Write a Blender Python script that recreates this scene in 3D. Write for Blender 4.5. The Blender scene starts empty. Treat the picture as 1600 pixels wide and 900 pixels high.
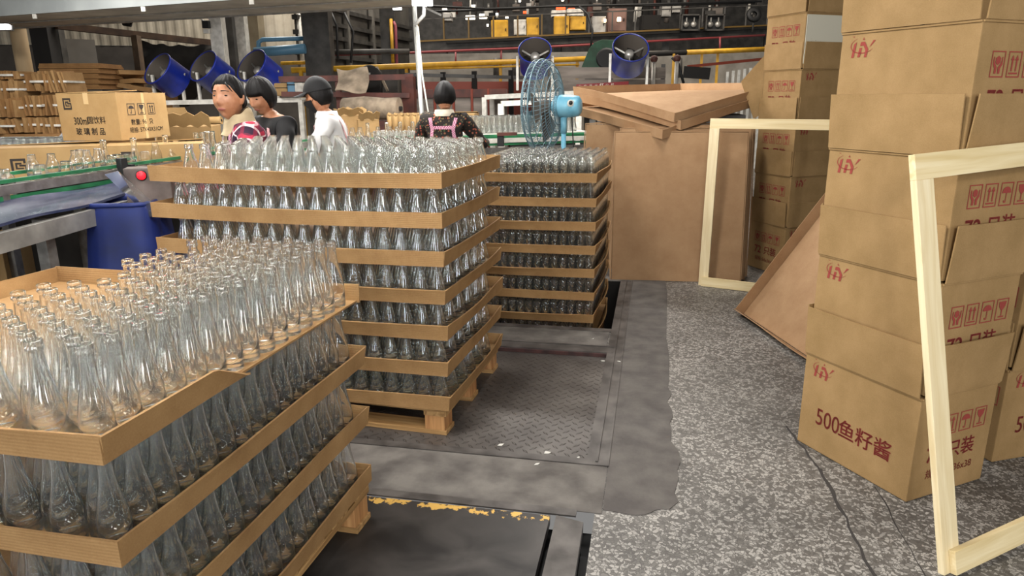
import bpy, bmesh, math, random
import numpy as np
from mathutils import Vector, Matrix
random.seed(7)
RNG = np.random.default_rng(7)
SC = bpy.context.scene
COL = SC.collection

# ------------------------------------------------------------------ camera
CAM_H, F_PX, PITCH, ROLL, YAW = 1.36, 1099.3, 15.28, 0.39, 11.28
_p, _r, _y = (math.radians(v) for v in (PITCH, ROLL, YAW))
FW = Vector((-math.sin(_y) * math.cos(_p), math.cos(_y) * math.cos(_p), -math.sin(_p)))
RT0 = Vector((math.cos(_y), math.sin(_y), 0))
UP0 = RT0.cross(FW)
RT = RT0 * math.cos(_r) - UP0 * math.sin(_r)
UP = UP0 * math.cos(_r) + RT0 * math.sin(_r)
CPOS = Vector((0, 0, CAM_H))
cam_data = bpy.data.cameras.new('camera')
cam_data.sensor_width = 36.0
cam_data.lens = F_PX / 1600 * 36.0
cam_data.clip_start = 0.05
cam_data.clip_end = 200
cam = bpy.data.objects.new('camera', cam_data)
COL.objects.link(cam)
cam.matrix_world = Matrix(((RT.x, UP.x, -FW.x, CPOS.x), (RT.y, UP.y, -FW.y, CPOS.y), (RT.z, UP.z, -FW.z, CPOS.z), (0, 0, 0, 1)))
SC.camera = cam


def at(px, py, d):
    """the world point that a photograph pixel shows at distance d along the view"""
    return CPOS + (FW + RT * ((px - 800) / F_PX) - UP * ((py - 450) / F_PX)) * d


def atz(px, py, z):
    r = FW + RT * ((px - 800) / F_PX) - UP * ((py - 450) / F_PX)
    return CPOS + r * ((z - CAM_H) / r.z)


# ------------------------------------------------------------------ render look, world, lamps
SC.view_settings.view_transform = 'Standard'
SC.view_settings.look = 'None'
SC.view_settings.gamma = 1.0
SC.view_settings.exposure = 0.0
SC.view_settings.use_curve_mapping = False
cy = SC.cycles
cy.max_bounces = 26
cy.diffuse_bounces = 4
cy.glossy_bounces = 8
cy.transmission_bounces = 24
cy.transparent_max_bounces = 16
cy.sample_clamp_indirect = 22.0
cy.blur_glossy = 0.0
cy.use_denoising = True
world = bpy.data.worlds.new('hall_air')
SC.world = world
world.use_nodes = True
world.node_tree.nodes['Background'].inputs[0].default_value = (1.0, 0.98, 0.95, 1)
world.node_tree.nodes['Background'].inputs[1].default_value = 0.24


def lamp(name, loc, target, sx, sy, power, col=(1, 0.97, 0.93)):
    l = bpy.data.lights.new(name, 'AREA')
    l.shape = 'RECTANGLE'
    l.size, l.size_y, l.energy, l.color = sx, sy, power, col
    o = bpy.data.objects.new(name, l)
    COL.objects.link(o)
    o.location = loc
    d = Vector(target) - Vector(loc)
    o.rotation_euler = d.to_track_quat('-Z', 'Y').to_euler()
    return o


lamp('tube_lamp', (-1.25, 1.75, 2.65), (-1.2, 1.85, 0), 0.5, 1.7, 102)
lamp('tube_lamp', (-0.1, 4.55, 2.7), (-0.1, 4.7, 0), 0.10, 0.9, 26)
lamp('tube_lamp', (0.95, -0.8, 2.4), (0.6, 2.4, 0.3), 1.3, 0.3, 46)
lamp('tube_lamp', (-2.9, 3.6, 2.6), (-2.7, 4.0, 0.6), 0.2, 1.4, 58)
lamp('tube_lamp', (-2.6, 5.6, 2.45), (-2.5, 5.5, 0), 1.6, 0.12, 90)
lamp('tube_lamp', (-5.6, 5.6, 2.75), (-5.6, 6.4, 0), 1.2, 0.2, 110)
lamp('tube_lamp', (-0.9, 7.0, 3.2), (-0.9, 8.3, 0), 1.4, 0.2, 130)
# narrow lights added behind the camera to put bright streaks in the glass
for (x_, y_, z_, w_, h_, p_) in ((-3.3, -2.6, 1.75, 0.24, 1.7, 50), (-2.7, -2.8, 1.75, 0.24, 1.7, 50), (0.2, -3.6, 1.9, 0.24, 1.6, 50), (0.8, -3.6, 1.9, 0.24, 1.6, 50), (3.6, -1.2, 1.9, 0.24, 1.6, 46), (-5.2, 0.6, 1.7, 0.24, 1.5, 46)):
    lamp('streak_light', (x_, y_, z_), (-1.0, 2.2, 0.8), w_, h_, p_, (0.95, 0.98, 1.0))
lamp('hall_lamp', (-6, 13.0, 5.6), (-6, 13.5, 0), 4, 3, 640, (1, 0.93, 0.84))
lamp('hall_lamp', (0.5, 13.0, 5.6), (0.5, 14.5, 0), 4, 3, 380, (1, 0.9, 0.78))

# ------------------------------------------------------------------ materials


def _mat(name):
    m = bpy.data.materials.new(name)
    m.use_nodes = True
    nt = m.node_tree
    return m, nt, nt.nodes['Principled BSDF']


def rgb(h):
    h = h.lstrip('#')
    v = [int(h[i:i + 2], 16) / 255 for i in (0, 2, 4)]
    return tuple(c / 12.92 if c <= 0.04045 else ((c + 0.055) / 1.055) ** 2.4 for c in v) + (1,)


def noise_mat(name, c1, c2, scale=8, rough=0.7, metal=0.0, bump=0.0, stretch=None, detail=4, bscale=None, lo=0.35, hi=0.65):
    m, nt, b = _mat(name)
    N, L = nt.nodes.new, nt.links.new
    tc = N('ShaderNodeTexCoord')
    mp = N('ShaderNodeMapping')
    L(tc.outputs['Object'], mp.inputs[0])
    if stretch:
        mp.inputs['Scale'].default_value = stretch
    n = N('ShaderNodeTexNoise')
    n.inputs['Scale'].default_value = scale
    n.inputs['Detail'].default_value = detail
    L(mp.outputs[0], n.inputs[0])
    r = N('ShaderNodeValToRGB')
    r.color_ramp.elements[0].position, r.color_ramp.elements[1].position = lo, hi
    r.color_ramp.elements[0].color, r.color_ramp.elements[1].color = rgb(c1), rgb(c2)
    L(n.outputs[0], r.inputs[0])
    L(r.outputs[0], b.inputs['Base Color'])
    b.inputs['Roughness'].default_value = rough
    b.inputs['Metallic'].default_value = metal
    if bump:
        bp = N('ShaderNodeBump')
        bp.inputs['Strength'].default_value = bump
        bp.inputs['Distance'].default_value = 0.01
        if bscale:
            n2 = N('ShaderNodeTexNoise')
            n2.inputs['Scale'].default_value = bscale
            L(mp.outputs[0], n2.inputs[0])
            L(n2.outputs[0], bp.inputs['Height'])
        else:
            L(n.outputs[0], bp.inputs['Height'])
        L(bp.outputs[0], b.inputs['Normal'])
    return m


def flat(name, c, rough=0.5, metal=0.0, emit=0.0):
    m, nt, b = _mat(name)
    b.inputs['Base Color'].default_value = rgb(c)
    b.inputs['Roughness'].default_value = rough
    b.inputs['Metallic'].default_value = metal
    if emit:
        b.inputs['Emission Color'].default_value = rgb(c)
        b.inputs['Emission Strength'].default_value = emit
    return m


def cardboard(name, c1, c2, axis='Z', period=0.0075, bump=0.25):
    """kraft board: mottled brown with the faint lines of the fluting"""
    m, nt, b = _mat(name)
    N, L = nt.nodes.new, nt.links.new
    tc = N('ShaderNodeTexCoord')
    n = N('ShaderNodeTexNoise')
    n.inputs['Scale'].default_value = 6
    n.inputs['Detail'].default_value = 8
    n.inputs['Roughness'].default_value = 0.65
    L(tc.outputs['Object'], n.inputs[0])
    fib = N('ShaderNodeTexNoise')
    fib.inputs['Scale'].default_value = 260
    L(tc.outputs['Object'], fib.inputs[0])
    mx = N('ShaderNodeMath')
    mx.operation = 'MULTIPLY_ADD'
    L(fib.outputs[0], mx.inputs[0])
    mx.inputs[1].default_value = 0.35
    L(n.outputs[0], mx.inputs[2])
    r = N('ShaderNodeValToRGB')
    r.color_ramp.elements[0].position, r.color_ramp.elements[1].position = 0.48, 0.88
    r.color_ramp.elements[0].color, r.color_ramp.elements[1].color = rgb(c1), rgb(c2)
    L(mx.outputs[0], r.inputs[0])
    L(r.outputs[0], b.inputs['Base Color'])
    b.inputs['Roughness'].default_value = 0.78
    b.inputs['Specular IOR Level'].default_value = 0.25
    w = N('ShaderNodeTexWave')
    w.wave_type = 'BANDS'
    w.bands_direction = axis
    w.inputs['Scale'].default_value = 0.314 / period
    w.inputs['Distortion'].default_value = 0.6
    L(tc.outputs['Object'], w.inputs[0])
    bp = N('ShaderNodeBump')
    bp.inputs['Strength'].default_value = bump
    bp.inputs['Distance'].default_value = 0.0015
    L(w.outputs[1], bp.inputs['Height'])
    L(bp.outputs[0], b.inputs['Normal'])
    return m


def wood(name, c1, c2, c3, axis=2, scale=1.0, rough=0.6):
    m, nt, b = _mat(name)
    N, L = nt.nodes.new, nt.links.new
    tc = N('ShaderNodeTexCoord')
    mp = N('ShaderNodeMapping')
    s = [26 * scale] * 3
    s[axis] = 1.6 * scale
    mp.inputs['Scale'].default_value = s
    L(tc.outputs['Object'], mp.inputs[0])
    n = N('ShaderNodeTexNoise')
    n.inputs['Scale'].default_value = 1.6
    n.inputs['Detail'].default_value = 5
    n.inputs['Distortion'].default_value = 0.8
    L(mp.outputs[0], n.inputs[0])
    r = N('ShaderNodeValToRGB')
    e = r.color_ramp.elements
    e[0].position, e[1].position = 0.3, 0.62
    e[0].color, e[1].color = rgb(c1), rgb(c2)
    k = e.new(0.8)
    k.color = rgb(c3)
    L(n.outputs[0], r.inputs[0])
    L(r.outputs[0], b.inputs['Base Color'])
    b.inputs['Roughness'].default_value = rough
    bp = N('ShaderNodeBump')
    bp.inputs['Strength'].default_value = 0.15
    bp.inputs['Distance'].default_value = 0.003
    L(n.outputs[0], bp.inputs['Height'])
    L(bp.outputs[0], b.inputs['Normal'])
    return m


def glass(name, col, ior=1.5, bump=0.09, bscale=60, film=0.017):
    m = bpy.data.materials.new(name)
    m.use_nodes = True
    nt = m.node_tree
    nt.nodes.remove(nt.nodes['Principled BSDF'])
    g = nt.nodes.new('ShaderNodeBsdfGlass')
    g.inputs['Color'].default_value = col
    g.inputs['IOR'].default_value = ior
    g.inputs['Roughness'].default_value = 0.0
    if bump:
        tc = nt.nodes.new('ShaderNodeTexCoord')
        n = nt.nodes.new('ShaderNodeTexNoise')
        n.inputs['Scale'].default_value = 1.0
        n.inputs['Detail'].default_value = 1
        mp = nt.nodes.new('ShaderNodeMapping')
        mp.inputs['Scale'].default_value = (bscale, bscale, bscale * 0.22)
        nt.links.new(tc.outputs['Object'], mp.inputs[0])
        nt.links.new(mp.outputs[0], n.inputs[0])
        bp = nt.nodes.new('ShaderNodeBump')
        bp.inputs['Strength'].default_value = bump
        bp.inputs['Distance'].default_value = 0.002
        nt.links.new(n.outputs[0], bp.inputs['Height'])
        nt.links.new(bp.outputs[0], g.inputs['Normal'])
    # painted haze: pale diffuse mixed in to whiten the glass, film sets the amount
    df = nt.nodes.new('ShaderNodeBsdfDiffuse')
    tl = nt.nodes.new('ShaderNodeBsdfTranslucent')
    df.inputs['Color'].default_value = tl.inputs['Color'].default_value = (0.93, 0.96, 0.94, 1)
    m1 = nt.nodes.new('ShaderNodeMixShader')
    m1.inputs[0].default_value = 0.55
    nt.links.new(df.outputs[0], m1.inputs[1])
    nt.links.new(tl.outputs[0], m1.inputs[2])
    m2 = nt.nodes.new('ShaderNodeMixShader')
    m2.inputs[0].default_value = film
    nt.links.new(g.outputs[0], m2.inputs[1])
    nt.links.new(m1.outputs[0], m2.inputs[2])
    nt.links.new(m2.outputs[0], nt.nodes['Material Output'].inputs[0])
    return m


M = {}
M['glass'] = glass('clear_glass', (0.996, 1.0, 0.997, 1))
M['glass_small'] = glass('clear_glass_pale', (0.994, 1.0, 0.996, 1), bump=0.0, film=0.022)
M['card'] = cardboard('kraft_board', '#876640', '#a17f54')
M['card_v'] = cardboard('kraft_board_upright', '#876640', '#a17f54', axis='X')
M['card_box'] = cardboard('kraft_carton', '#8b6f47', '#a18258', axis='X', bump=0.06)
M['card_plain'] = cardboard('kraft_sheet', '#967453', '#a88764', axis='X', bump=0.03)
M['card_edge'] = noise_mat('kraft_cut_edge', '#8a6a3e', '#c9a875', 120, 0.9)
M['card_dark'] = cardboard('old_kraft', '#7d5b38', '#9a7449', axis='Z', bump=0.2)
M['pine'] = wood('pale_pine_upright', '#d6c092', '#e6d5ae', '#eee1c3', axis=2)
M['pine_x'] = wood('pale_pine_level', '#d2ba86', '#e3d0a4', '#ecdebb', axis=0)
M['pallet_x'] = wood('pallet_wood_level', '#7f5d35', '#b08a58', '#c8a674', axis=0)
M['pallet_y'] = wood('pallet_wood_long', '#7f5d35', '#b08a58', '#c8a674', axis=1)
M['pallet_z'] = wood('pallet_block_wood', '#8a5a34', '#b98956', '#c9a070', axis=2)
M['red_ink'] = flat('red_carton_ink', '#8c372e', 0.85)
M['pink_ink'] = flat('pink_carton_ink', '#bf8461', 0.8)
M['black_ink'] = flat('black_carton_ink', '#2a211b', 0.8)
M['black'] = flat('black', '#0b0b0b', 0.6)
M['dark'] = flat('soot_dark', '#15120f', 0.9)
M['tape'] = flat('clear_tape', '#c6a777', 0.15)


# ------------------------------------------------------------------ mesh helpers
class MB:
    """collects boxes, bars, tubes and lathes into one mesh"""

    def __init__(self):
        self.v, self.f, self.m, self.s = [], [], [], []

    def add(self, vs, fs, mi=0, smooth=False, mat=None):
        n = len(self.v)
        self.v += [tuple(mat @ Vector(p)) if mat is not None else tuple(p) for p in vs]
        for f in fs:
            self.f.append([n + i for i in f])
            self.m.append(mi)
            self.s.append(smooth)
        return self

    def box(self, lo, hi, mi=0, mat=None):
        x0, y0, z0 = lo
        x1, y1, z1 = hi
        v = [(x0, y0, z0), (x1, y0, z0), (x1, y1, z0), (x0, y1, z0), (x0, y0, z1), (x1, y0, z1), (x1, y1, z1), (x0, y1, z1)]
        f = [(0, 3, 2, 1), (4, 5, 6, 7), (0, 1, 5, 4), (1, 2, 6, 5), (2, 3, 7, 6), (3, 0, 4, 7)]
        return self.add(v, f, mi, False, mat)

    def bar(self, a, b, w, h, mi=0, up=(0, 0, 1)):
        """a square bar from a to b, w across and h along up"""
        a, b = Vector(a), Vector(b)
        d = (b - a).normalized()
        u = Vector(up)
        if abs(d.dot(u)) > 0.98:
            u = Vector((0, 1, 0))
        s = d.cross(u).normalized()
        u = s.cross(d)
        v = []
        for p in (a, b):
            for (i, j) in ((-1, -1), (1, -1), (1, 1), (-1, 1)):
                v.append(p + s * (i * w / 2) + u * (j * h / 2))
        return self.add(v, [(0, 1, 2, 3), (7, 6, 5, 4), (0, 4, 5, 1), (1, 5, 6, 2), (2, 6, 7, 3), (3, 7, 4, 0)], mi)

    def tube(self, pts, r, seg=10, mi=0, cap=True):
        pts = [Vector(p) for p in pts]
        rs = r if isinstance(r, (list, tuple)) else [r] * len(pts)
        v, f = [], []
        prev = None
        for i, p in enumerate(pts):
            t = (pts[min(i + 1, len(pts) - 1)] - pts[max(i - 1, 0)]).normalized()
            if prev is None:
                u = t.cross(Vector((0, 0, 1)))
                if u.length < 0.05:
                    u = t.cross(Vector((0, 1, 0)))
                u.normalize()
            else:
                u = (prev - t * prev.dot(t)).normalized()
            prev = u
            w = t.cross(u)
            for k in range(seg):
                a = 2 * math.pi * k / seg
                v.append(p + (u * math.cos(a) + w * math.sin(a)) * rs[i])
        for i in range(len(pts) - 1):
            for k in range(seg):
                a, b = i * seg + k, i * seg + (k + 1) % seg
                f.append((a, b, b + seg, a + seg))
        self.add(v, f, mi, True)
        if cap:
            n = len(self.v) - len(v)
            self.f += [[n + k for k in range(seg)][::-1], [len(self.v) - seg + k for k in range(seg)]]
            self.m += [mi, mi]
            self.s += [False, False]
        return self

    def lathe(self, prof, seg=24, mi=0, mat=None, smooth=True):
        """turn (r, z) points about z; r = 0 closes the end"""
        v, f, rows = [], [], []
        for (r, z) in prof:
            if r <= 1e-6:
                rows.append([len(v)])
                v.append((0, 0, z))
            else:
                rows.append(list(range(len(v), len(v) + seg)))
                v += [(r * math.cos(2 * math.pi * k / seg), r * math.sin(2 * math.pi * k / seg), z) for k in range(seg)]
        for a, b in zip(rows, rows[1:]):
            for k in range(seg):
                j = (k + 1) % seg
                if len(a) == 1 and len(b) == 1:
                    continue
                if len(a) == 1:
                    f.append((a[0], b[j], b[k]))
                elif len(b) == 1:
                    f.append((a[k], a[j], b[0]))
                else:
                    f.append((a[k], a[j], b[j], b[k]))
        return self.add(v, f, mi, smooth, mat)

    def grid(self, pts, mi=0, thick=0.0, smooth=True):
        """pts[i][j] points; thick > 0 makes a sheet with two sides and edges"""
        n, m_ = len(pts), len(pts[0])
        P = [[Vector(p) for p in row] for row in pts]
        v = [p for row in P for p in row]
        f = [(i * m_ + j, i * m_ + j + 1, (i + 1) * m_ + j + 1, (i + 1) * m_ + j) for i in range(n - 1) for j in range(m_ - 1)]
        if thick:
            o = []
            for i in range(n):
                for j in range(m_):
                    du = P[min(i + 1, n - 1)][j] - P[max(i - 1, 0)][j]
                    dv = P[i][min(j + 1, m_ - 1)] - P[i][max(j - 1, 0)]
                    nn = dv.cross(du)
                    nn = nn.normalized() if nn.length > 1e-9 else Vector((0, 0, 1))
                    o.append(P[i][j] + nn * thick)
            k = len(v)
            v += o
            f += [tuple(k + q for q in reversed(fc)) for fc in list(f)]
            ring = [i * m_ for i in range(n)] + [(n - 1) * m_ + j for j in range(1, m_)] + [i * m_ + m_ - 1 for i in range(n - 2, -1, -1)] + [j for j in range(m_ - 2, 0, -1)]
            base = len(v)
            v += [v[q] for q in ring] + [v[k + q] for q in ring]
            rn = len(ring)
            rim = [(base + q, base + (q + 1) % rn, base + rn + (q + 1) % rn, base + rn + q) for q in range(rn)]
            self.add(v, f, mi, smooth)
            n0 = len(self.v) - len(v)
            for fc in rim:
                self.f.append([n0 + q for q in fc])
                self.m.append(mi)
                self.s.append(False)
            return self
        return self.add(v, f, mi, smooth)

    def poly(self, pts, mi=0, h=0.0, mat=None):
        """flat polygon in xy (z of the points kept); h > 0 extrudes along z"""
        pts = [Vector((p[0], p[1], p[2] if len(p) > 2 else 0)) for p in pts]
        n = len(pts)
        if not h:
            return self.add(pts, [list(range(n))], mi, False, mat)
        v = pts + [p + Vector((0, 0, h)) for p in pts]
        return self.add(v, [list(range(n))[::-1], list(range(n, 2 * n))] + [(i, (i + 1) % n, n + (i + 1) % n, n + i) for i in range(n)], mi, False, mat)

    def mesh(self, name, mats):
        me = bpy.data.meshes.new(name)
        me.from_pydata(self.v, [], self.f)
        for x in (mats if isinstance(mats, (list, tuple)) else [mats]):
            me.materials.append(x)
        me.polygons.foreach_set('material_index', self.m)
        me.polygons.foreach_set('use_smooth', self.s)
        me.update()
        return me

    def build(self, name, mats, parent=None, bevel=0.0, **kw):
        me = self.mesh(name, mats)
        if bevel:
            bm = bmesh.new()
            bm.from_mesh(me)
            bmesh.ops.recalc_face_normals(bm, faces=bm.faces)
            eds = [e for e in bm.edges if len(e.link_faces) == 2 and e.calc_face_angle(0) > 0.5]
            bmesh.ops.bevel(bm, geom=eds, offset=bevel, segments=2, affect='EDGES', profile=0.6)
            bm.to_mesh(me)
            bm.free()
        return put(name, me, parent, **kw)


def put(name, me, parent=None, loc=None, rot=None, **kw):
    o = bpy.data.objects.new(name, me)
    COL.objects.link(o)
    if parent is not None:
        o.parent = parent
    if loc is not None:
        o.location = loc
    if rot is not None:
        o.rotation_euler = rot
    tag(o, **kw)
    return o


def tag(o, label=None, cat=None, group=None, kind=None):
    for k, v in (('label', label), ('category', cat), ('group', group), ('kind', kind)):
        if v:
            o[k] = v
    return o


def thing(name, label, cat, loc=(0, 0, 0), rz=0.0, group=None, matrix=None):
    o = bpy.data.objects.new(name, None)
    o.empty_display_size = 0.1
    COL.objects.link(o)
    if matrix is not None:
        o.matrix_world = matrix
    else:
        o.location = loc
        o.rotation_euler = (0, 0, rz)
    return tag(o, label, cat, group)


def frame_matrix(o, x, y):
    x = Vector(x).normalized()
    y = Vector(y)
    z = x.cross(y).normalized()
    y = z.cross(x)
    return Matrix(((x.x, y.x, z.x, o[0]), (x.y, y.y, z.y, o[1]), (x.z, y.z, z.z, o[2]), (0, 0, 0, 1)))


def struct(name, mb, mats, **kw):
    return mb.build(name, mats, kind='structure', **kw)


# flat lettering and marks, laid in a plane: x to the right, y up, on a face
_DG = None


def text_poly(body, size, bold=0.0, shear=0.0, xs=1.0):
    cu = bpy.data.curves.new('lettering', 'FONT')
    cu.body = body
    cu.size = size
    cu.shear = shear
    cu.align_x = 'CENTER'
    cu.align_y = 'CENTER'
    cu.resolution_u = 4
    o = bpy.data.objects.new('lettering', cu)
    COL.objects.link(o)
    dg = bpy.context.evaluated_depsgraph_get()
    me = bpy.data.meshes.new_from_object(o.evaluated_get(dg))
    vs, fs = [], []
    w = bold * size * 0.8
    for q in ([(0, 0)] if not bold else [(0, 0), (w, 0), (-w, 0), (0, w), (0, -w)]):      # heavier strokes
        n = len(vs)
        vs += [(v.co.x * xs + q[0], v.co.y + q[1], 0) for v in me.vertices]
        fs += [[n + i for i in p.vertices] for p in me.polygons]
    bpy.data.objects.remove(o)
    bpy.data.curves.remove(cu)
    bpy.data.meshes.remove(me)
    return vs, fs

# ------------------------------------------------------------------ floor
def terrazzo_mat():
    m, nt, b = _mat('grey_terrazzo')
    N, L = nt.nodes.new, nt.links.new
    tc = N('ShaderNodeTexCoord')
    wn = N('ShaderNodeTexNoise')
    wn.inputs['Scale'].default_value = 30
    L(tc.outputs['Object'], wn.inputs[0])
    mxv = N('ShaderNodeMix')
    mxv.data_type = 'VECTOR'
    mxv.inputs[0].default_value = 0.035
    L(tc.outputs['Object'], mxv.inputs[4])
    L(wn.outputs[1], mxv.inputs[5])
    v1 = N('ShaderNodeTexVoronoi')
    v1.inputs['Scale'].default_value = 88
    v2 = N('ShaderNodeTexVoronoi')
    v2.feature = 'DISTANCE_TO_EDGE'
    v2.inputs['Scale'].default_value = 88
    L(mxv.outputs[1], v1.inputs[0])
    L(mxv.outputs[1], v2.inputs[0])
    sep = N('ShaderNodeSeparateColor')
    L(v1.outputs['Color'], sep.inputs[0])
    chip = N('ShaderNodeValToRGB')
    e = chip.color_ramp.elements
    e[0].position, e[0].color = 0.0, rgb('#5e5a55')
    e[1].position, e[1].color = 1.0, rgb('#b3aea6')
    k = e.new(0.45)
    k.color = rgb('#77736d')
    k = e.new(0.62)
    k.color = rgb('#a5a19a')
    L(sep.outputs[0], chip.inputs[0])
    edge = N('ShaderNodeMapRange')
    edge.inputs[1].default_value, edge.inputs[2].default_value = 0.03, 0.12
    L(v2.outputs['Distance'], edge.inputs[0])
    mx = N('ShaderNodeMix')
    mx.data_type = 'RGBA'
    L(edge.outputs[0], mx.inputs[0])
    mx.inputs[6].default_value = rgb('#57534f')
    L(chip.outputs[0], mx.inputs[7])
    # walked-in dirt
    n = N('ShaderNodeTexNoise')
    n.inputs['Scale'].default_value = 2.2
    n.inputs['Detail'].default_value = 6
    L(tc.outputs['Object'], n.inputs[0])
    rr = N('ShaderNodeMapRange')
    rr.inputs[1].default_value, rr.inputs[2].default_value, rr.inputs[3].default_value, rr.inputs[4].default_value = 0.3, 0.7, 0.5, 1.0
    L(n.outputs[0], rr.inputs[0])
    ml = N('ShaderNodeMix')
    ml.data_type = 'RGBA'
    ml.blend_type = 'MULTIPLY'
    ml.inputs[0].default_value = 1.0
    L(mx.outputs[2], ml.inputs[6])
    L(rr.outputs[0], ml.inputs[7])
    L(ml.outputs[2], b.inputs['Base Color'])
    b.inputs['Roughness'].default_value = 0.5
    return m


def diamond_mat():
    m, nt, b = _mat('worn_checker_plate')
    N, L = nt.nodes.new, nt.links.new

    def ma(op, a, bb=None, c=None):
        x = N('ShaderNodeMath')
        x.operation = op
        for i, q in enumerate((a, bb, c)):
            if q is None:
                continue
            if isinstance(q, (int, float)):
                x.inputs[i].default_value = q
            else:
                L(q, x.inputs[i])
        return x.outputs[0]
    tc = N('ShaderNodeTexCoord')
    mp = N('ShaderNodeMapping')
    mp.inputs['Rotation'].default_value = (0, 0, math.radians(45))
    mp.inputs['Scale'].default_value = (25, 25, 1)
    L(tc.outputs['Object'], mp.inputs[0])
    s = N('ShaderNodeSeparateXYZ')
    L(mp.outputs[0], s.inputs[0])
    u = ma('SUBTRACT', ma('FRACT', s.outputs[0]), 0.5)
    v = ma('SUBTRACT', ma('FRACT', s.outputs[1]), 0.5)
    par = ma('FRACT', ma('MULTIPLY', ma('ADD', ma('FLOOR', s.outputs[0]), ma('FLOOR', s.outputs[1])), 0.5))
    par = ma('GREATER_THAN', par, 0.25)
    au, av = ma('ABSOLUTE', u), ma('ABSOLUTE', v)
    inv = ma('SUBTRACT', 1.0, par)
    p = ma('ADD', ma('MULTIPLY', au, par), ma('MULTIPLY', av, inv))
    q = ma('ADD', ma('MULTIPLY', av, par), ma('MULTIPLY', au, inv))
    d = ma('ADD', ma('DIVIDE', p, 0.46), ma('DIVIDE', q, 0.14))
    h = N('ShaderNodeMapRange')
    h.inputs[1].default_value, h.inputs[2].default_value, h.inputs[3].default_value, h.inputs[4].default_value = 1.1, 0.7, 0.0, 1.0
    L(d, h.inputs[0])
    bp = N('ShaderNodeBump')
    bp.inputs['Strength'].default_value = 0.9
    bp.inputs['Distance'].default_value = 0.014
    L(h.outputs[0], bp.inputs['Height'])
    n = N('ShaderNodeTexNoise')
    n.inputs['Scale'].default_value = 4
    n.inputs['Detail'].default_value = 7
    L(tc.outputs['Object'], n.inputs[0])
    r = N('ShaderNodeValToRGB')
    r.color_ramp.elements[0].position, r.color_ramp.elements[1].position = 0.3, 0.75
    r.color_ramp.elements[0].color, r.color_ramp.elements[1].color = rgb('#3f3a37'), rgb('#6b6661')
    L(n.outputs[0], r.inputs[0])
    L(r.outputs[0], b.inputs['Base Color'])
    L(bp.outputs[0], b.inputs['Normal'])
    b.inputs['Roughness'].default_value = 0.42
    b.inputs['Metallic'].default_value = 0.35
    return m


def stained_plate_mat():
    m, nt, b = _mat('black_plate_with_paint')
    N, L = nt.nodes.new, nt.links.new
    tc = N('ShaderNodeTexCoord')
    n = N('ShaderNodeTexNoise')
    n.inputs['Scale'].default_value = 5
    n.inputs['Detail'].default_value = 9
    n.inputs['Distortion'].default_value = 0.8
    L(tc.outputs['Object'], n.inputs[0])
    r = N('ShaderNodeValToRGB')
    r.color_ramp.elements[0].position, r.color_ramp.elements[1].position = 0.3, 0.75
    r.color_ramp.elements[0].color, r.color_ramp.elements[1].color = rgb('#171514'), rgb('#474340')
    L(n.outputs[0], r.inputs[0])
    # flaked yellow paint along the far edge: strip mask x torn noise
    s = N('ShaderNodeSeparateXYZ')
    L(tc.outputs['Object'], s.inputs[0])
    mr = N('ShaderNodeMapRange')
    mr.inputs[1].default_value, mr.inputs[2].default_value = 1.89, 2.035
    L(s.outputs[1], mr.inputs[0])
    n2 = N('ShaderNodeTexNoise')
    n2.inputs['Scale'].default_value = 16
    n2.inputs['Detail'].default_value = 8
    n2.inputs['Roughness'].default_value = 0.7
    L(tc.outputs['Object'], n2.inputs[0])
    ml = N('ShaderNodeMath')
    ml.operation = 'MULTIPLY'
    L(mr.outputs[0], ml.inputs[0])
    L(n2.outputs[0], ml.inputs[1])
    gt = N('ShaderNodeMath')
    gt.operation = 'GREATER_THAN'
    L(ml.outputs[0], gt.inputs[0])
    gt.inputs[1].default_value = 0.505
    mx = N('ShaderNodeMix')
    mx.data_type = 'RGBA'
    L(gt.outputs[0], mx.inputs[0])
    L(r.outputs[0], mx.inputs[6])
    mx.inputs[7].default_value = rgb('#c9a050')
    L(mx.outputs[2], b.inputs['Base Color'])
    b.inputs['Roughness'].default_value = 0.45
    b.inputs['Metallic'].default_value = 0.2
    return m


M['terrazzo'] = terrazzo_mat()
M['diamond'] = diamond_mat()
M['plate'] = stained_plate_mat()
M['concrete'] = noise_mat('grey_concrete', '#4a4542', '#5f5a55', 9, 0.75, detail=9, bump=0.25, bscale=60)
M['concrete_b'] = noise_mat('light_concrete', '#4c4743', '#6c6761', 8, 0.8, detail=9, bump=0.25, bscale=60)
M['steel_frame'] = noise_mat('worn_floor_steel', '#3d3936', '#635e5a', 9, 0.5, 0.3, detail=8, bump=0.1)
M['rust_lip'] = noise_mat('rusty_lip', '#2a1614', '#4a2a26', 14, 0.7)

# floor slab as cells around the three sunken places
HOLES = [(-2.5, -0.200, 2.46, 3.64), (-1.75, -0.20, 4.045, 5.205), (-2.6, -0.14, -1.2, 2.10)]
xs = sorted({-14.0, 8.0, *[h[0] for h in HOLES], *[h[1] for h in HOLES]})
ys = sorted({-2.0, 24.0, *[h[2] for h in HOLES], *[h[3] for h in HOLES]})
fl = MB()
for xa, xb in zip(xs, xs[1:]):
    for ya, yb in zip(ys, ys[1:]):
        cx_, cy_ = (xa + xb) / 2, (ya + yb) / 2
        if any(h[0] < cx_ < h[1] and h[2] < cy_ < h[3] for h in HOLES):
            continue
        fl.poly([(xa, ya), (xb, ya), (xb, yb), (xa, yb)])
struct('floor', fl, M['terrazzo'])


def jag(a, b, n, amp):
    out = []
    for i in range(n):
        t = i / n
        out.append((a[0] + (b[0] - a[0]) * t + random.uniform(-amp, amp), a[1] + (b[1] - a[1]) * t + random.uniform(-amp, amp)))
    return out


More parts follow.
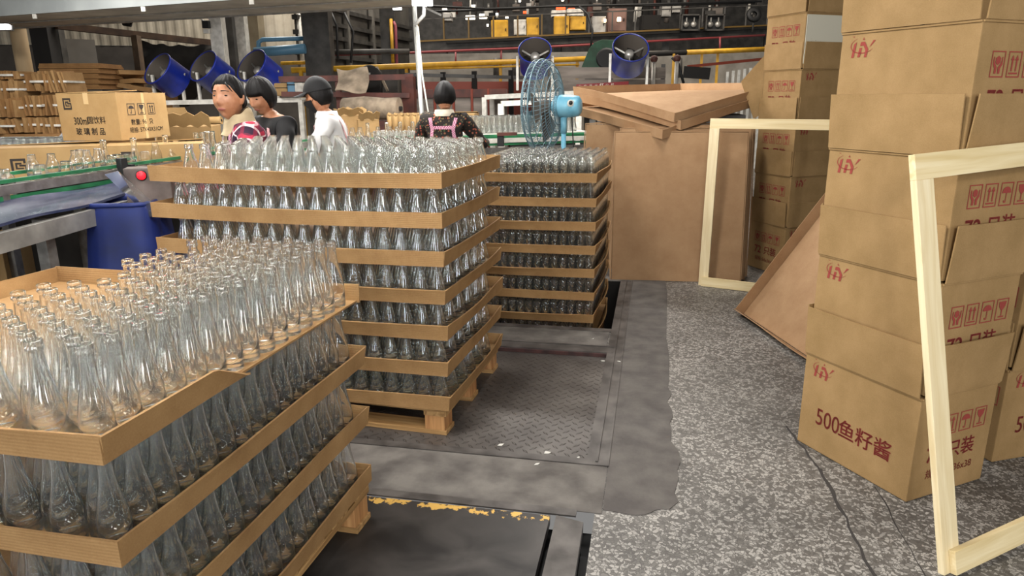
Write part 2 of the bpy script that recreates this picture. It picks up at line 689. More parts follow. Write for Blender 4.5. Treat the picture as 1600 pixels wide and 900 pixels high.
fc = MB()
fc.poly([(-0.115, 2.125)] + jag((0.0, 2.12), (0.14, 2.19), 6, 0.012) + jag((0.142, 2.21), (0.125, 3.3), 14, 0.018) + jag((0.125, 3.3), (0.134, 6.6), 10, 0.012) + [(-0.115, 6.6)], 0, 0.003)
struct('floor_concrete_walk', fc, M['concrete'])
fc = MB()
fc.box((-2.6, 2.10, 0), (-0.117, 2.415, 0.0032))
fc.box((-2.6, 3.73, 0), (-0.21, 4.04, 0.0034))
fc.box((-14, 5.21, 0), (-0.117, 6.6, 0.003))
struct('floor_concrete_strip', fc, M['concrete_b'])
fs = MB()                                                     # angle-iron edging around the lift plate and the pit
fs.box((-0.200, 2.415, -0.05), (-0.16, 5.205, 0.005))
fs.box((-0.16, 2.415, 0), (-0.117, 5.205, 0.002))
fs.box((-0.166, 2.44, 0), (-0.156, 5.205, 0.009))
fs.box((-0.120, 2.415, 0), (-0.113, 5.205, 0.007))
fs.box((-2.5, 2.415, -0.05), (-0.117, 2.46, 0.004))
fs.box((-2.5, 2.412, 0), (-0.117, 2.419, 0.008))
fs.box((-2.5, 3.64, -0.08), (-0.16, 3.73, 0.006))
fs.box((-2.5, 3.725, 0), (-0.16, 3.734, 0.010))
fs.box((-2.5, 3.99, 0), (-0.200, 4.045, 0.007))
fs.box((-2.6, 2.065, 0), (-0.20, 2.105, 0.006))
struct('floor_edging', fs, M['steel_frame'])
fs = MB()
fs.box((-2.5, 3.628, -0.08), (-0.200, 3.64, -0.001))
struct('trim_lift_lip', fs, M['rust_lip'])
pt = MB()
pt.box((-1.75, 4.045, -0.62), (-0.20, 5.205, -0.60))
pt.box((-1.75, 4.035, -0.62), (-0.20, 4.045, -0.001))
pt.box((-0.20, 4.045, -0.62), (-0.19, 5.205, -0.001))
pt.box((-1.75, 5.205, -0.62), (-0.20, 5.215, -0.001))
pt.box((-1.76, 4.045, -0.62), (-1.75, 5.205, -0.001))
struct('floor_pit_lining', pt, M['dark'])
tr = MB()
tr.box((-2.6, -1.2, -0.09), (-0.14, 2.10, -0.08))
struct('floor_trench_bed', tr, M['black'])
pl = MB()
pl.box((-2.5, -1.2, -0.03), (-0.285, 2.055, 0.004))
struct('floor_black_plate', pl, M['plate'])
pl = MB()
pl.poly([(-0.262, -1.2, -0.03), (-0.148, -1.2, -0.03), (-0.172, 2.035, -0.03), (-0.265, 2.06, -0.03)], 0, 0.035)
struct('floor_cover_strip', pl, M['steel_frame'])
dp = MB()
dp.box((-2.5, 2.46, -0.06), (-0.202, 3.628, -0.02))
struct('floor_lift_plate', dp, M['diamond'])
ck = MB()                                                     # dirty joint running through the terrazzo
for a, b_, w in (((0.60, 2.90), (0.668, 2.55), 0.004), ((0.668, 2.55), (0.69, 1.9), 0.005), ((0.83, 2.45), (0.84, 1.9), 0.002)):
    d = Vector((b_[0] - a[0], b_[1] - a[1], 0)).normalized()
    nrm = Vector((-d.y, d.x, 0))
    L_, R_ = [], []
    for i in range(13):
        t = i / 12
        p = Vector((a[0] + (b_[0] - a[0]) * t, a[1] + (b_[1] - a[1]) * t, 0.001)) + nrm * random.uniform(-0.006, 0.006)
        wd = w * random.uniform(0.5, 1.6)
        L_.append(p + nrm * wd)
        R_.append(p - nrm * wd)
    ck.grid([L_, R_])
struct('floor_joint', ck, flat('joint_dirt', '#332f2c', 0.9))

# litter: small chips of glass and paper on the lift plate
for i, (x, y, z) in enumerate(((-0.56, 2.55, -0.0195), (-0.36, 2.52, -0.0195), (-0.24, 2.50, -0.0195), (-0.38, 2.38, 0.0045), (-0.22, 3.57, -0.0195), (-0.29, 3.86, 0.0045), (-0.13, 3.52, 0.0035))):
    mb = MB()
    s = 0.008
    mb.poly([(random.uniform(-s, s) + dx * s, random.uniform(-s, s) * 0.5 + dy * s, 0) for dx, dy in ((-1, -1), (1, -0.7), (0.8, 1), (-0.6, 0.7))], 0, 0.0025)
    mb.build('glass_chip', flat('white_chip', '#c9c6bd', 0.4), loc=(x, y, z), label='tiny pale chip of broken glass lying on the floor steel', cat='chip', group='pale chips on the floor')


# ------------------------------------------------------------------ pallets
def pallet(label, loc, rz, w, d, z0, z1):
    """near right corner at the origin, running to -x and +y"""
    t = thing('wooden_pallet', label, 'pallet', loc, rz)
    tb, sb, bb = 0.018, 0.02, 0.02
    zt = z1 - z0
    for k in range(7):
        y0 = k * (d - 0.10) / 6
        MB().box((-w, y0, zt - tb), (0, y0 + 0.10, zt)).build('top_board', M['pallet_x'], t, bevel=0.002)
    for k in range(3):
        x0 = -w + k * (w - 0.10) / 2
        MB().box((x0, 0, zt - tb - sb), (x0 + 0.10, d, zt - tb)).build('stringer_board', M['pallet_y'], t, bevel=0.002)
        y0 = k * (d - 0.10) / 2
        MB().box((-w, y0, 0), (0, y0 + 0.10, bb)).build('bottom_board', M['pallet_x'], t, bevel=0.002)
        for j in range(3):
            yy = j * (d - 0.10) / 2
            MB().box((x0 + 0.004, yy + 0.002, bb), (x0 + 0.092, yy + 0.098, zt - tb - sb)).build('block', M['pallet_z'], t, bevel=0.002)
    return t


# ------------------------------------------------------------------ cardboard trays
def tray(name, label, w, d, h, loc=None, rz=0.0, matrix=None, group=None, mats=None, flap=None, sag=0.0, bend=None, seed=0, fl_out=0.02):
    """open tray: base sheet and turned-up sides; near right corner at the origin, running to -x and +y.
    flap: {side: (t0, t1)} keeps only a stretch of that side"""
    rnd = random.Random(seed)
    t = thing(name, label, 'tray', loc or (0, 0, 0), rz, group, matrix)
    mc, mv = mats or (M['card'], M['card_v'])
    bend = bend or (lambda x, y: 0.0)
    th = 0.005

    def zs(x, y):
        u, v = -x / w, y / d
        return bend(x, y) - sag * math.sin(math.pi * min(max(u, 0), 1)) * (1 if v < 0.02 else 0.6)
    n = 14
    pts = [[(-w * i / n, d * j / n, zs(-w * i / n, d * j / n)) for j in range(n + 1)] for i in range(n + 1)]
    MB().grid(pts, 0, th).build('base_sheet', mc, t)
    sides = {'front': ((0, 0), (-w, 0), (0, -1)), 'right': ((0, 0), (0, d), (1, 0)), 'back': ((0, d), (-w, d), (0, 1)), 'left': ((-w, 0), (-w, d), (-1, 0))}
    for k, (a, b_, o) in sides.items():
        t0, t1 = (flap or {}).get(k, (0, 1))
        if t1 <= t0:
            continue
        wob = [rnd.uniform(-1, 1) for _ in range(4)]
        ll = math.hypot(b_[0] - a[0], b_[1] - a[1])
        dx_, dy_ = ((b_[0] - a[0]) / ll, (b_[1] - a[1]) / ll) 
        rows = []
        m_ = 26
        for i in range(m_ + 1):
            s = t0 + (t1 - t0) * i / m_
            x, y = a[0] + (b_[0] - a[0]) * s, a[1] + (b_[1] - a[1]) * s
            env = math.sin(math.pi * s)
            out = 0.004 + fl_out * env * (0.6 + 0.4 * wob[0]) + 0.004 * math.sin(7 * s + wob[1] * 3)
            hh = h * (1 + 0.07 * wob[2] * math.sin(3.2 * s + wob[3] * 3))
            if t1 < 1 and s > t1 - 0.12:
                hh *= max(0.05, (t1 - s) / 0.12)
            z0 = zs(x, y)
            row = []
            for q in range(4):
                f = q / 3
                oo = 0.003 + out * f ** 1.3
                e0, e1 = max(0.0, 1 - s / 0.05), max(0.0, 1 - (1 - s) / 0.05)     # the corners meet
                sl = (e1 - e0) * (oo + (th if k in ('front', 'back') else 0.0))
                row.append((x + o[0] * oo + dx_ * sl, y + o[1] * oo + dy_ * sl, z0 - 0.002 + hh * f))
            rows.append(row)
        if k in ('right', 'back'):
            rows = rows[::-1]
        g = MB().grid(rows, 0, th)
        g.build('side_flap', mc if k in ('front', 'back') else mv, t)
    return t


# ------------------------------------------------------------------ bottles
def bottle_profile(outer, wall, base):
    inner = []
    zmin = base
    for (r, z) in reversed(outer):
        if z > zmin:
            inner.append((max(r - wall, 0.003), z))
    z_top = outer[-1][1]
    inner[0] = (inner[0][0], z_top)
    rb = inner[-1][0]
    push = base * 1.25
    return [(0, 0.0035), (outer[0][0] * 0.75, 0.001), (outer[0][0] * 0.9, 0.0)] + outer + inner + [(rb * 0.93, base + 0.003), (rb * 0.75, base), (0, push)]


OUT_SAUCE = [(0.0350, 0.001), (0.0368, 0.004), (0.0370, 0.012), (0.0370, 0.055), (0.0364, 0.066), (0.0345, 0.078), (0.0315, 0.092), (0.0275, 0.108), (0.0235, 0.125), (0.0200, 0.142), (0.0180, 0.158), (0.0168, 0.172), (0.0162, 0.186), (0.0161, 0.1935), (0.0170, 0.195), (0.0192, 0.1962), (0.0196, 0.199), (0.0191, 0.202), (0.0174, 0.2035), (0.0178, 0.206), (0.0186, 0.209), (0.0184, 0.2125), (0.0168, 0.2145)]
OUT_CONE = [(0.0315, 0.001), (0.0332, 0.004), (0.0334, 0.010), (0.0330, 0.030), (0.0312, 0.045), (0.0280, 0.062), (0.0240, 0.080), (0.0198, 0.098), (0.0165, 0.112), (0.0148, 0.122), (0.0142, 0.131), (0.0150, 0.132), (0.0176, 0.133), (0.0180, 0.136), (0.0174, 0.139), (0.0160, 0.140), (0.0162, 0.144), (0.0168, 0.148), (0.0158, 0.1515)]
OUT_SQUARE = [(0.0250, 0.001), (0.0268, 0.004), (0.0272, 0.010), (0.0272, 0.092), (0.0266, 0.099), (0.0245, 0.104), (0.0200, 0.108), (0.0150, 0.111), (0.0128, 0.115), (0.0125, 0.121), (0.0140, 0.122), (0.0150, 0.1245), (0.0142, 0.127), (0.0140, 0.134), (0.0130, 0.137)]
OUT_JUICE = [(0.0300, 0.001), (0.0325, 0.004), (0.0330, 0.012), (0.0330, 0.062), (0.0315, 0.078), (0.0275, 0.092), (0.0220, 0.104), (0.0190, 0.110), (0.0185, 0.114), (0.0205, 0.115), (0.0205, 0.119), (0.0180, 0.120), (0.0195, 0.123), (0.0180, 0.126), (0.0195, 0.130), (0.0185, 0.135)]
OUT_JAR = [(0.0300, 0.001), (0.0330, 0.004), (0.0340, 0.014), (0.0340, 0.045), (0.0325, 0.058), (0.0290, 0.066), (0.0255, 0.070), (0.0250, 0.074), (0.0275, 0.075), (0.0275, 0.078), (0.0250, 0.079), (0.0265, 0.083), (0.0255, 0.088)]
OUT_TALL = [(0.0300, 0.001), (0.0318, 0.004), (0.0320, 0.014), (0.0300, 0.045), (0.0250, 0.072), (0.0195, 0.098), (0.0165, 0.120), (0.0160, 0.160), (0.0185, 0.161), (0.0188, 0.166), (0.0170, 0.168), (0.0172, 0.178)]


def lathe_mesh(name, outer, wall, base, seg, mat):
    mb = MB().lathe(bottle_profile(outer, wall, base), seg)
    return mb.mesh(name, mat)


def merged_bottles(name, outer, wall, base, seg, mat, spots, **kw):
    """all the bottles of a pile that nobody could count, as one object"""
    mb = MB().lathe(bottle_profile(outer, wall, base), seg)
    v = np.array(mb.v)
    nv, ns = len(v), len(spots)
    P = np.array(spots)
    ang = RNG.uniform(0, 6.28, ns)
    V = np.empty((ns, nv, 3))
    c, s = np.cos(ang)[:, None], np.sin(ang)[:, None]
    V[:, :, 0] = v[:, 0] * c - v[:, 1] * s + P[:, 0:1]
    V[:, :, 1] = v[:, 0] * s + v[:, 1] * c + P[:, 1:2]
    V[:, :, 2] = v[:, 2] + P[:, 2:3]
    quads = np.array([f for f in mb.f if len(f) == 4])
    tris = np.array([f for f in mb.f if len(f) == 3])
    off = (np.arange(ns) * nv)[:, None, None]
    Q = (quads[None] + off).reshape(-1, 4)
    T = (tris[None] + off).reshape(-1, 3)
    me = bpy.data.meshes.new(name)
    me.vertices.add(ns * nv)
    me.vertices.foreach_set('co', V.reshape(-1).astype(np.float32))
    loops = np.concatenate([Q.reshape(-1), T.reshape(-1)]).astype(np.int32)
    me.loops.add(len(loops))
    me.loops.foreach_set('vertex_index', loops)
    starts = np.concatenate([np.arange(len(Q)) * 4, len(Q) * 4 + np.arange(len(T)) * 3]).astype(np.int32)
    me.polygons.add(len(starts))
    me.polygons.foreach_set('loop_start', starts)
    me.polygons.foreach_set('use_smooth', np.ones(len(starts), dtype=bool))
    me.update(calc_edges=True)
    me.validate()
    me.materials.append(mat)
    return put(name, me, kind='stuff', **kw)


def rot2(x, y, a):
    return x * math.cos(a) - y * math.sin(a), x * math.sin(a) + y * math.cos(a)


def spread(kind, mesh, spots, cat, limit, far):
    """spots: (x, y, z, label, group); the largest in view become bottles, the rest are returned"""
    order = sorted(spots, key=lambda s: (s[5], (Vector(s[:3]) - CPOS).length))
    for (x, y, z, lab, grp, _pr) in order[:limit]:
        o = bpy.data.objects.new(kind, mesh)
        COL.objects.link(o)
        o.location = (x, y, z)
        o.rotation_euler = (0, 0, random.uniform(0, 6.28))
        tag(o, lab, cat, grp)
    return [s[:3] for s in order[limit:]]


ORD = ['topmost', 'second from the top', 'third from the top', 'fourth from the top', 'fifth from the top', 'sixth from the top', 'seventh from the top', 'eighth from the top']

# --- nearest pallet: long-necked sauce bottles
A1 = -math.radians(2.2)
C1 = Vector((-0.911, 0.937, 0))
W1, D1 = 1.10, 1.0
pallet('wooden pallet under the nearest stack of long-necked bottles', C1, A1, W1, D1, 0.004, 0.138)
bpy.data.objects['wooden_pallet'].location.z = 0.004
Z1 = [0.753, 0.549, 0.345, 0.141]
spots = []
for k, z in enumerate(Z1):
    name = 'cardboard_tray'
    lab = '%s brown cardboard tray on the nearest pallet' % ORD[k] + (', its long side flap half missing' if k == 0 else '')
    fl = {'right': (0, 0.42), 'left': (0.2, 1)} if k == 0 else {}
    tray(name, lab, W1, D1, 0.058, (C1.x, C1.y, z), A1, flap=fl, sag=0.006, seed=10 + k, fl_out=0.012)
    for i in range(20):
        for j in range(16):
            x = -0.036 - i * 0.0520
            y = 0.036 + j * 0.0640 + (0.032 if i % 2 else 0)
            if y > D1 - 0.032 or x < -W1 + 0.04:
                continue
            if k == 0 and (x < -0.455 or (x < -0.39 and 0.40 < y < 0.55) or (x < -0.36 and 0.75 < y < 0.85)):
                continue
            if k > 0 and (i > 6):
                continue
            wx, wy = rot2(x, y, A1)
            edge = i < 2 or j < 1
            pr = 0 if k == 0 or (edge and i < 6) else 1
            jit = 0.0012
            where = 'topmost tray' if k == 0 else 'tray %s' % ORD[k]
            spots.append((C1.x + wx + random.uniform(-jit, jit), C1.y + wy + random.uniform(-jit, jit), z + 0.0056,
                          'long-necked glass bottle standing in the %s, nearest pallet' % where,
                          'long-necked bottles in the %s of the nearest pallet' % where, pr))
OUT_SAUCE = [(r * 0.0302 / 0.037, z * 0.1955 / 0.2145) for r, z in OUT_SAUCE]
me1 = lathe_mesh('long_necked_bottle', OUT_SAUCE, 0.0030, 0.008, 32, M['glass'])
rest = spread('long_necked_bottle', me1, spots, 'bottle', 300, None)
if rest:
    merged_bottles('bottle_mass', OUT_SAUCE, 0.0030, 0.008, 16, M['glass'], rest, label='inner long-necked glass bottles packed behind the outer rows of the nearest pallet', cat='bottles')

# --- middle pallet: small conical bottles, seven trays
A2 = -math.radians(3.4)
C2 = Vector((-0.79, 2.578, -0.02))
W2, D2 = 1.30, 0.805
pallet('wooden pallet under the middle stack of conical bottles on the checker plate', C2 + Vector((-0.012, 0.012, 0)), A2, W2 - 0.02, D2, -0.02, 0.102)
Z2 = [1.0234, 0.8707, 0.718, 0.5653, 0.4126, 0.2599, 0.1072]
spots = []
for k, z in enumerate(Z2):
    tray('cardboard_tray', '%s brown cardboard tray on the middle pallet' % ORD[k], W2, D2, 0.062, (C2.x + random.uniform(-0.006, 0.006), C2.y + random.uniform(-0.006, 0.006), z), A2 + random.uniform(-0.006, 0.006), sag=0.006, seed=30 + k, fl_out=0.02)
    for i in range(18):
        for j in range(13):
            x = -0.040 - i * 0.0725
            y = 0.037 + j * 0.0615
            if j % 2:
                x -= 0.036
            if x < -W2 + 0.036 or y > D2 - 0.032:
                continue
            if k == 0 and (x < (-1.175 if j == 0 else -1.10) - 0.012 * j):
                continue
            x, y = rot2(x, y, A2)
            front, side = j == 0, i == 0
            if k and not (j < 4 or i < 4):
                continue
            pr = 0 if front else (1 if (side or (k == 0 and j < 4)) else 2)
            where = 'topmost tray' if k == 0 else 'tray %s' % ORD[k]
            spots.append((C2.x + x + random.uniform(-1, 1) * 0.0007, C2.y + y + random.uniform(-1, 1) * 0.0007, z + 0.0056,
                          'small conical glass bottle standing in the %s, middle pallet' % where,
                          'conical bottles in the %s of the middle pallet' % where, pr))
OUT_CONE = [(r * 0.0350 / 0.0334, z * 0.1450 / 0.1515) for r, z in OUT_CONE]
me2 = lathe_mesh('conical_bottle', OUT_CONE, 0.0028, 0.007, 20, M['glass_small'])
rest = spread('conical_bottle', me2, spots, 'bottle', 300, None)
merged_bottles('bottle_mass', OUT_CONE, 0.0028, 0.007, 12, M['glass_small'], rest, label='inner small conical glass bottles packed behind the outer rows of the middle pallet', cat='bottles')

# --- far pallet in the pit: straight-sided bottles
C3 = Vector((-0.325, 4.13, 0))
A3 = -math.radians(2.0)
W3, D3 = 1.2, 0.88
Z3 = [0.871, 0.728, 0.585, 0.442, 0.299, 0.156, 0.013, -0.130]
pallet('wooden pallet in the floor pit under the far bottle stack', (C3.x, C3.y, -0.60), A3, W3, D3, -0.60, -0.134)
spots = []
for k, z in enumerate(Z3):
    tray('cardboard_tray', '%s cardboard tray on the far pallet standing in the pit' % ORD[k], W3, D3, 0.055, (C3.x, C3.y, z), A3, sag=0.004, seed=50 + k, fl_out=0.03)
    for i in range(13):
        for j in range(16):
            x, y = -0.030 - i * 0.0530, 0.030 + j * 0.0530
            if k and not (j < 4 or i < 2):
                continue
            if y > D3 - 0.03:
                continue
            if k == 7 and j > 1:
                continue
            front = j == 0
            pr = 0 if (front or k == 0) else 2
            wx, wy = rot2(x, y, A3)
            where = 'topmost tray' if k == 0 else 'tray %s' % ORD[k]
            spots.append((C3.x + wx, C3.y + wy, z + 0.0056, 'straight-sided glass bottle standing in the %s, far pallet' % where, 'straight-sided bottles in the %s of the far pallet' % where, pr))
OUT_SQ = [(r * 0.0258 / 0.0272, z * 0.135 / 0.137) for r, z in OUT_SQUARE]
me3 = lathe_mesh('straight_bottle', OUT_SQ, 0.0028, 0.007, 16, M['glass_small'])
rest = spread('straight_bottle', me3, spots, 'bottle', 300, None)
merged_bottles('bottle_mass', OUT_SQ, 0.0028, 0.007, 12, M['glass_small'], rest, label='inner straight-sided glass bottles packed behind the outer rows of the far pallet', cat='bottles')

# ------------------------------------------------------------------ printed marks
def ring_quads(x0, y0, x1, y1, t):
    return [[(x0, y0), (x1, y0), (x1, y0 + t), (x0, y0 + t)], [(x0, y1 - t), (x1, y1 - t), (x1, y1), (x0, y1)],
            [(x0, y0 + t), (x0 + t, y0 + t), (x0 + t, y1 - t), (x0, y1 - t)], [(x1 - t, y0 + t), (x1, y0 + t), (x1, y1 - t), (x1 - t, y1 - t)]]


def icon(kind):
    """shipping pictogram in a 1 x 1.25 cell"""
    P = ring_quads(0, 0, 1, 1.25, 0.06)

    def disc(cx, cy, r, n=14, a0=0, a1=360, ry=None):
        return [(cx + r * math.cos(math.radians(a0 + (a1 - a0) * i / n)), cy + (ry or r) * math.sin(math.radians(a0 + (a1 - a0) * i / n))) for i in range(n + 1)]
    if kind == 'hands':
        P += [[(0.5, 1.02), (0.68, 0.92), (0.68, 0.70), (0.5, 0.58), (0.32, 0.70), (0.32, 0.92)]]
        P += [[(0.16, 0.98), (0.23, 0.96), (0.25, 0.72), (0.46, 0.48), (0.44, 0.18), (0.28, 0.18), (0.29, 0.42), (0.15, 0.62)]]
        P += [[(1 - x, y) for x, y in reversed(P[-1])]]
    elif kind == 'up':
        P += [[(0.18, 0.16), (0.82, 0.16), (0.82, 0.24), (0.18, 0.24)]]
        for c in (0.34, 0.66):
            P += [[(c - 0.05, 0.3), (c + 0.05, 0.3), (c + 0.05, 0.85), (c - 0.05, 0.85)], [(c - 0.14, 0.82), (c + 0.14, 0.82), (c, 1.08)]]
    elif kind == 'umbrella':
        P += [disc(0.5, 0.68, 0.36, 14, 0, 180, 0.34), [(0.47, 0.26), (0.53, 0.26), (0.53, 0.7), (0.47, 0.7)], [(0.33, 0.30), (0.38, 0.30), (0.42, 0.24), (0.5, 0.24), (0.53, 0.28), (0.53, 0.18), (0.4, 0.15), (0.33, 0.22)]]
    elif kind == 'goblet':
        P += [[(0.2, 1.08), (0.24, 0.8), (0.42, 0.58), (0.58, 0.58), (0.76, 0.8), (0.82, 1.08)], [(0.46, 0.25), (0.54, 0.25), (0.54, 0.6), (0.46, 0.6)], [(0.27, 0.15), (0.73, 0.15), (0.73, 0.23), (0.27, 0.23)]]
    return P


def swoosh_logo():
    """slanted two-letter mark with a curved stroke through it; about 1.4 wide, 0.8 high"""
    P = [[(0.05, 0.0), (0.22, 0.0), (0.34, 0.82), (0.17, 0.72)], [(0.46, 0.02), (0.62, 0.02), (0.72, 0.5), (0.55, 0.5)],
         [(0.60, 0.80), (0.86, 0.82), (1.13, 0.42), (1.06, 0.0), (0.90, 0.0), (0.95, 0.36), (0.80, 0.62), (0.58, 0.60)], [(1.18, 0.50), (1.30, 0.60), (1.56, 0.86), (1.40, 0.86)]]
    pts = []
    for i in range(23):
        a = math.radians(118 + 215 * i / 22)
        pts.append((0.72 + 0.78 * math.cos(a) * (1 if math.cos(a) < 0 else 0.98), 0.62 + 0.42 * math.sin(a)))
    for i in range(22):
        w = 0.045 * math.sin(math.pi * (i + 0.3) / 22.6) + 0.012
        w2 = 0.045 * math.sin(math.pi * (i + 1.3) / 23.6) + 0.012
        (x0, y0), (x1, y1) = pts[i], pts[i + 1]
        n0 = (0.72 - x0, 0.62 - y0)
        n1 = (0.72 - x1, 0.62 - y1)
        k0, k1 = math.hypot(*n0), math.hypot(*n1)
        P.append([(x0, y0), (x1, y1), (x1 + n1[0] / k1 * w2, y1 + n1[1] / k1 * w2), (x0 + n0[0] / k0 * w, y0 + n0[1] / k0 * w)])
    P.append([(0.70, 0.95), (0.75, 0.98), (0.77, 1.06), (0.79, 0.98), (0.84, 0.95), (0.77, 0.9)])
    P.append([(0.05, 1.13), (0.17, 1.11), (0.15, 1.08), (0.06, 1.09)])
    return P


def spiral_logo():
    P = [[(0, 0), (1, 0), (1, 0.16), (0, 0.16)], [(0, 0.16), (0.16, 0.16), (0.16, 1), (0, 1)], [(0.16, 0.84), (0.95, 0.84), (0.95, 1), (0.16, 1)],
         [(0.80, 0.66), (0.95, 0.66), (0.95, 0.84), (0.80, 0.84)], [(0.28, 0.28), (0.40, 0.28), (0.40, 0.72), (0.28, 0.72)], [(0.40, 0.60), (0.68, 0.60), (0.68, 0.72), (0.40, 0.72)],
         [(0.40, 0.28), (0.78, 0.28), (0.78, 0.38), (0.40, 0.38)], [(0.52, 0.46), (1, 0.46), (1, 0.58), (0.52, 0.58)], [(0.86, 0.16), (1, 0.16), (1, 0.46), (0.86, 0.46)]]
    return P


class Print:
    """ink on one face of a carton"""

    def __init__(self, o, u, v):
        self.o, self.u, self.v = Vector(o), Vector(u), Vector(v)
        self.n = self.u.cross(self.v)
        self.mb = MB()
        self.k = 0

    def pt(self, x, y):
        return self.o + self.u * x + self.v * y + self.n * 0.0016

    def polys(self, P, x, y, s, sy=None):
        for p in P:
            self.mb.add([self.pt(x + a * s, y + b * (sy or s)) for a, b in p], [list(range(len(p)))])
        return self

    def text(self, body, x, y, size, **k):
        vs, fs = text_poly(body, size, **k)
        self.mb.add([self.pt(x + a, y + b) for a, b, _c in vs], fs)
        return self

    def build(self, name, mat, parent, **kw):
        return self.mb.build(name, mat, parent, **kw)


def red_long(face, logo=True, words=True, w=0.54):
    if logo:
        face.polys(swoosh_logo(), 0.045, 0.300, 0.062)
    if words:
        face.text('500', w * 0.275, 0.142, 0.096, bold=0.004, xs=0.80)
        face.text('鱼籽酱', w * 0.61, 0.140, 0.077, bold=0.018)


def red_short(face, w, words=True, icons=True, size=True):
    k = 0.060
    x0 = w * 0.16
    for i, q in enumerate(('hands', 'up', 'umbrella', 'goblet') if icons else ()):
        face.polys(icon(q), x0 + i * k * 1.24, 0.225, k)
    if words:
        face.text('72', w * 0.27, 0.158, 0.080, bold=0.02)
        face.text('只装', w * 0.62, 0.158, 0.070, bold=0.02)
    if size:
        face.text('规格:54x36x38', w * 0.50, 0.085, 0.038, bold=0.004)


def carton(label, loc, rz, w, d, h, fh, flare=0.06, group=None, long_side='left', words=True, mats=None, tilt=0.0, fl=('front', 'left', 'back', 'right'), seed=0, ink='red_ink'):
    """near corner at the origin; the face to the right runs along +x, the one to the left along +y; lid flaps stand up"""
    rnd = random.Random(seed)
    t = thing('cardboard_carton', label, 'box', loc, rz, group)
    t.rotation_euler = (tilt, tilt * 0.4, rz)
    m = mats or M['card_box']
    MB().box((0, 0, 0), (w, d, h)).build('body', m, t, bevel=0.004)
    F = {'front': ((0, 0), (w, 0), (0, -1)), 'left': ((0, d), (0, 0), (-1, 0)), 'back': ((w, d), (0, d), (0, 1)), 'right': ((w, 0), (w, d), (1, 0))}
    for k in fl:
        a, b_, o = F[k]
        rows = []
        f_ = flare * rnd.uniform(0.7, 1.3)
        for i in range(13):
            s = i / 12
            row = []
            for q in range(5):
                r = q / 4
                ins = 0.006 + 0.004 * r
                ss = ins + (1 - 2 * ins) * s
                x, y = a[0] + (b_[0] - a[0]) * ss, a[1] + (b_[1] - a[1]) * ss
                oo = 0.006 + f_ * fh * r ** 0.8 + 0.004 * math.sin(3.1 * s + seed) * r
                row.append((x + o[0] * oo, y + o[1] * oo, h + 0.001 + fh * r))
            rows.append(row)
        MB().grid(rows[::-1], 0, 0.0045).build('lid_flap', m, t)
        # the pressed crease under the flap
        MB().bar((a[0] + o[0] * 0.002, a[1] + o[1] * 0.002, h - 0.004), (b_[0] + o[0] * 0.002, b_[1] + o[1] * 0.002, h - 0.004), 0.007, 0.007).build('crease', m, t, bevel=0.002)
    left, right = ((0, d, 0), (0, -1, 0)), ((0, 0, 0), (1, 0, 0))
    lng, sht, lw, sw = (left, right, d, w) if long_side == 'left' else (right, left, w, d)

    def face(f):
        return Print(f[0], f[1], (0, 0, 1))
    q = face(lng)
    red_long(q, True, False, lw)
    q.build('printed_logo', M[ink], t, label='red printed logo')
    if words:
        q = face(lng)
        red_long(q, False, True, lw)
        q.build('printed_lettering', M[ink], t, label='red printed lettering')
    q = face(sht)
    red_short(q, sw, False, True, False)
    q.build('printed_icons', M[ink], t, label='red printed handling icons')
    q = face(sht)
    red_short(q, sw, True, False, False)
    q.build('printed_lettering', M[ink], t, label='red printed count')
    q = face(sht)
    red_short(q, sw, False, False, True)
    q.build('printed_lettering', M[ink], t, label='red printed size')
    return t


RZN = math.radians(34.5)
NEAR = Vector((0.909, 2.362, 0.002))
what = ['bottom carton of the tall near stack, its red fish roe sauce lettering in full view', 'second carton up in the tall near stack of printed cartons', 'third carton up in the tall near stack, under the crossbar of the frame', 'fourth carton up in the tall near stack, topmost one in view']
for k in range(4):
    o_ = Vector((random.uniform(-0.004, 0.004), random.uniform(-0.004, 0.004), 0.392 * k))
    carton('brown printed cardboard carton, ' + what[k].split(',')[0] + ('' if k else ' beside the leaning frame'), NEAR + o_, RZN + random.uniform(-0.008, 0.008), 0.385, 0.497, 0.385, 0.185, 0.055, 'cartons in the tall near stack', 'left', k == 0, seed=k)
for k in range(3):
    carton('brown printed carton behind the tall near stack, %s from the floor' % ('first', 'second', 'third')[k], Vector((1.315, 2.715, 0.002 + 0.385 * k)), math.radians(26), 0.50, 0.36, 0.375, 0.18, 0.05, 'cartons behind the near stack', 'right', k == 0, seed=20 + k)
FAR = Vector((1.01, 5.57, 0.002))
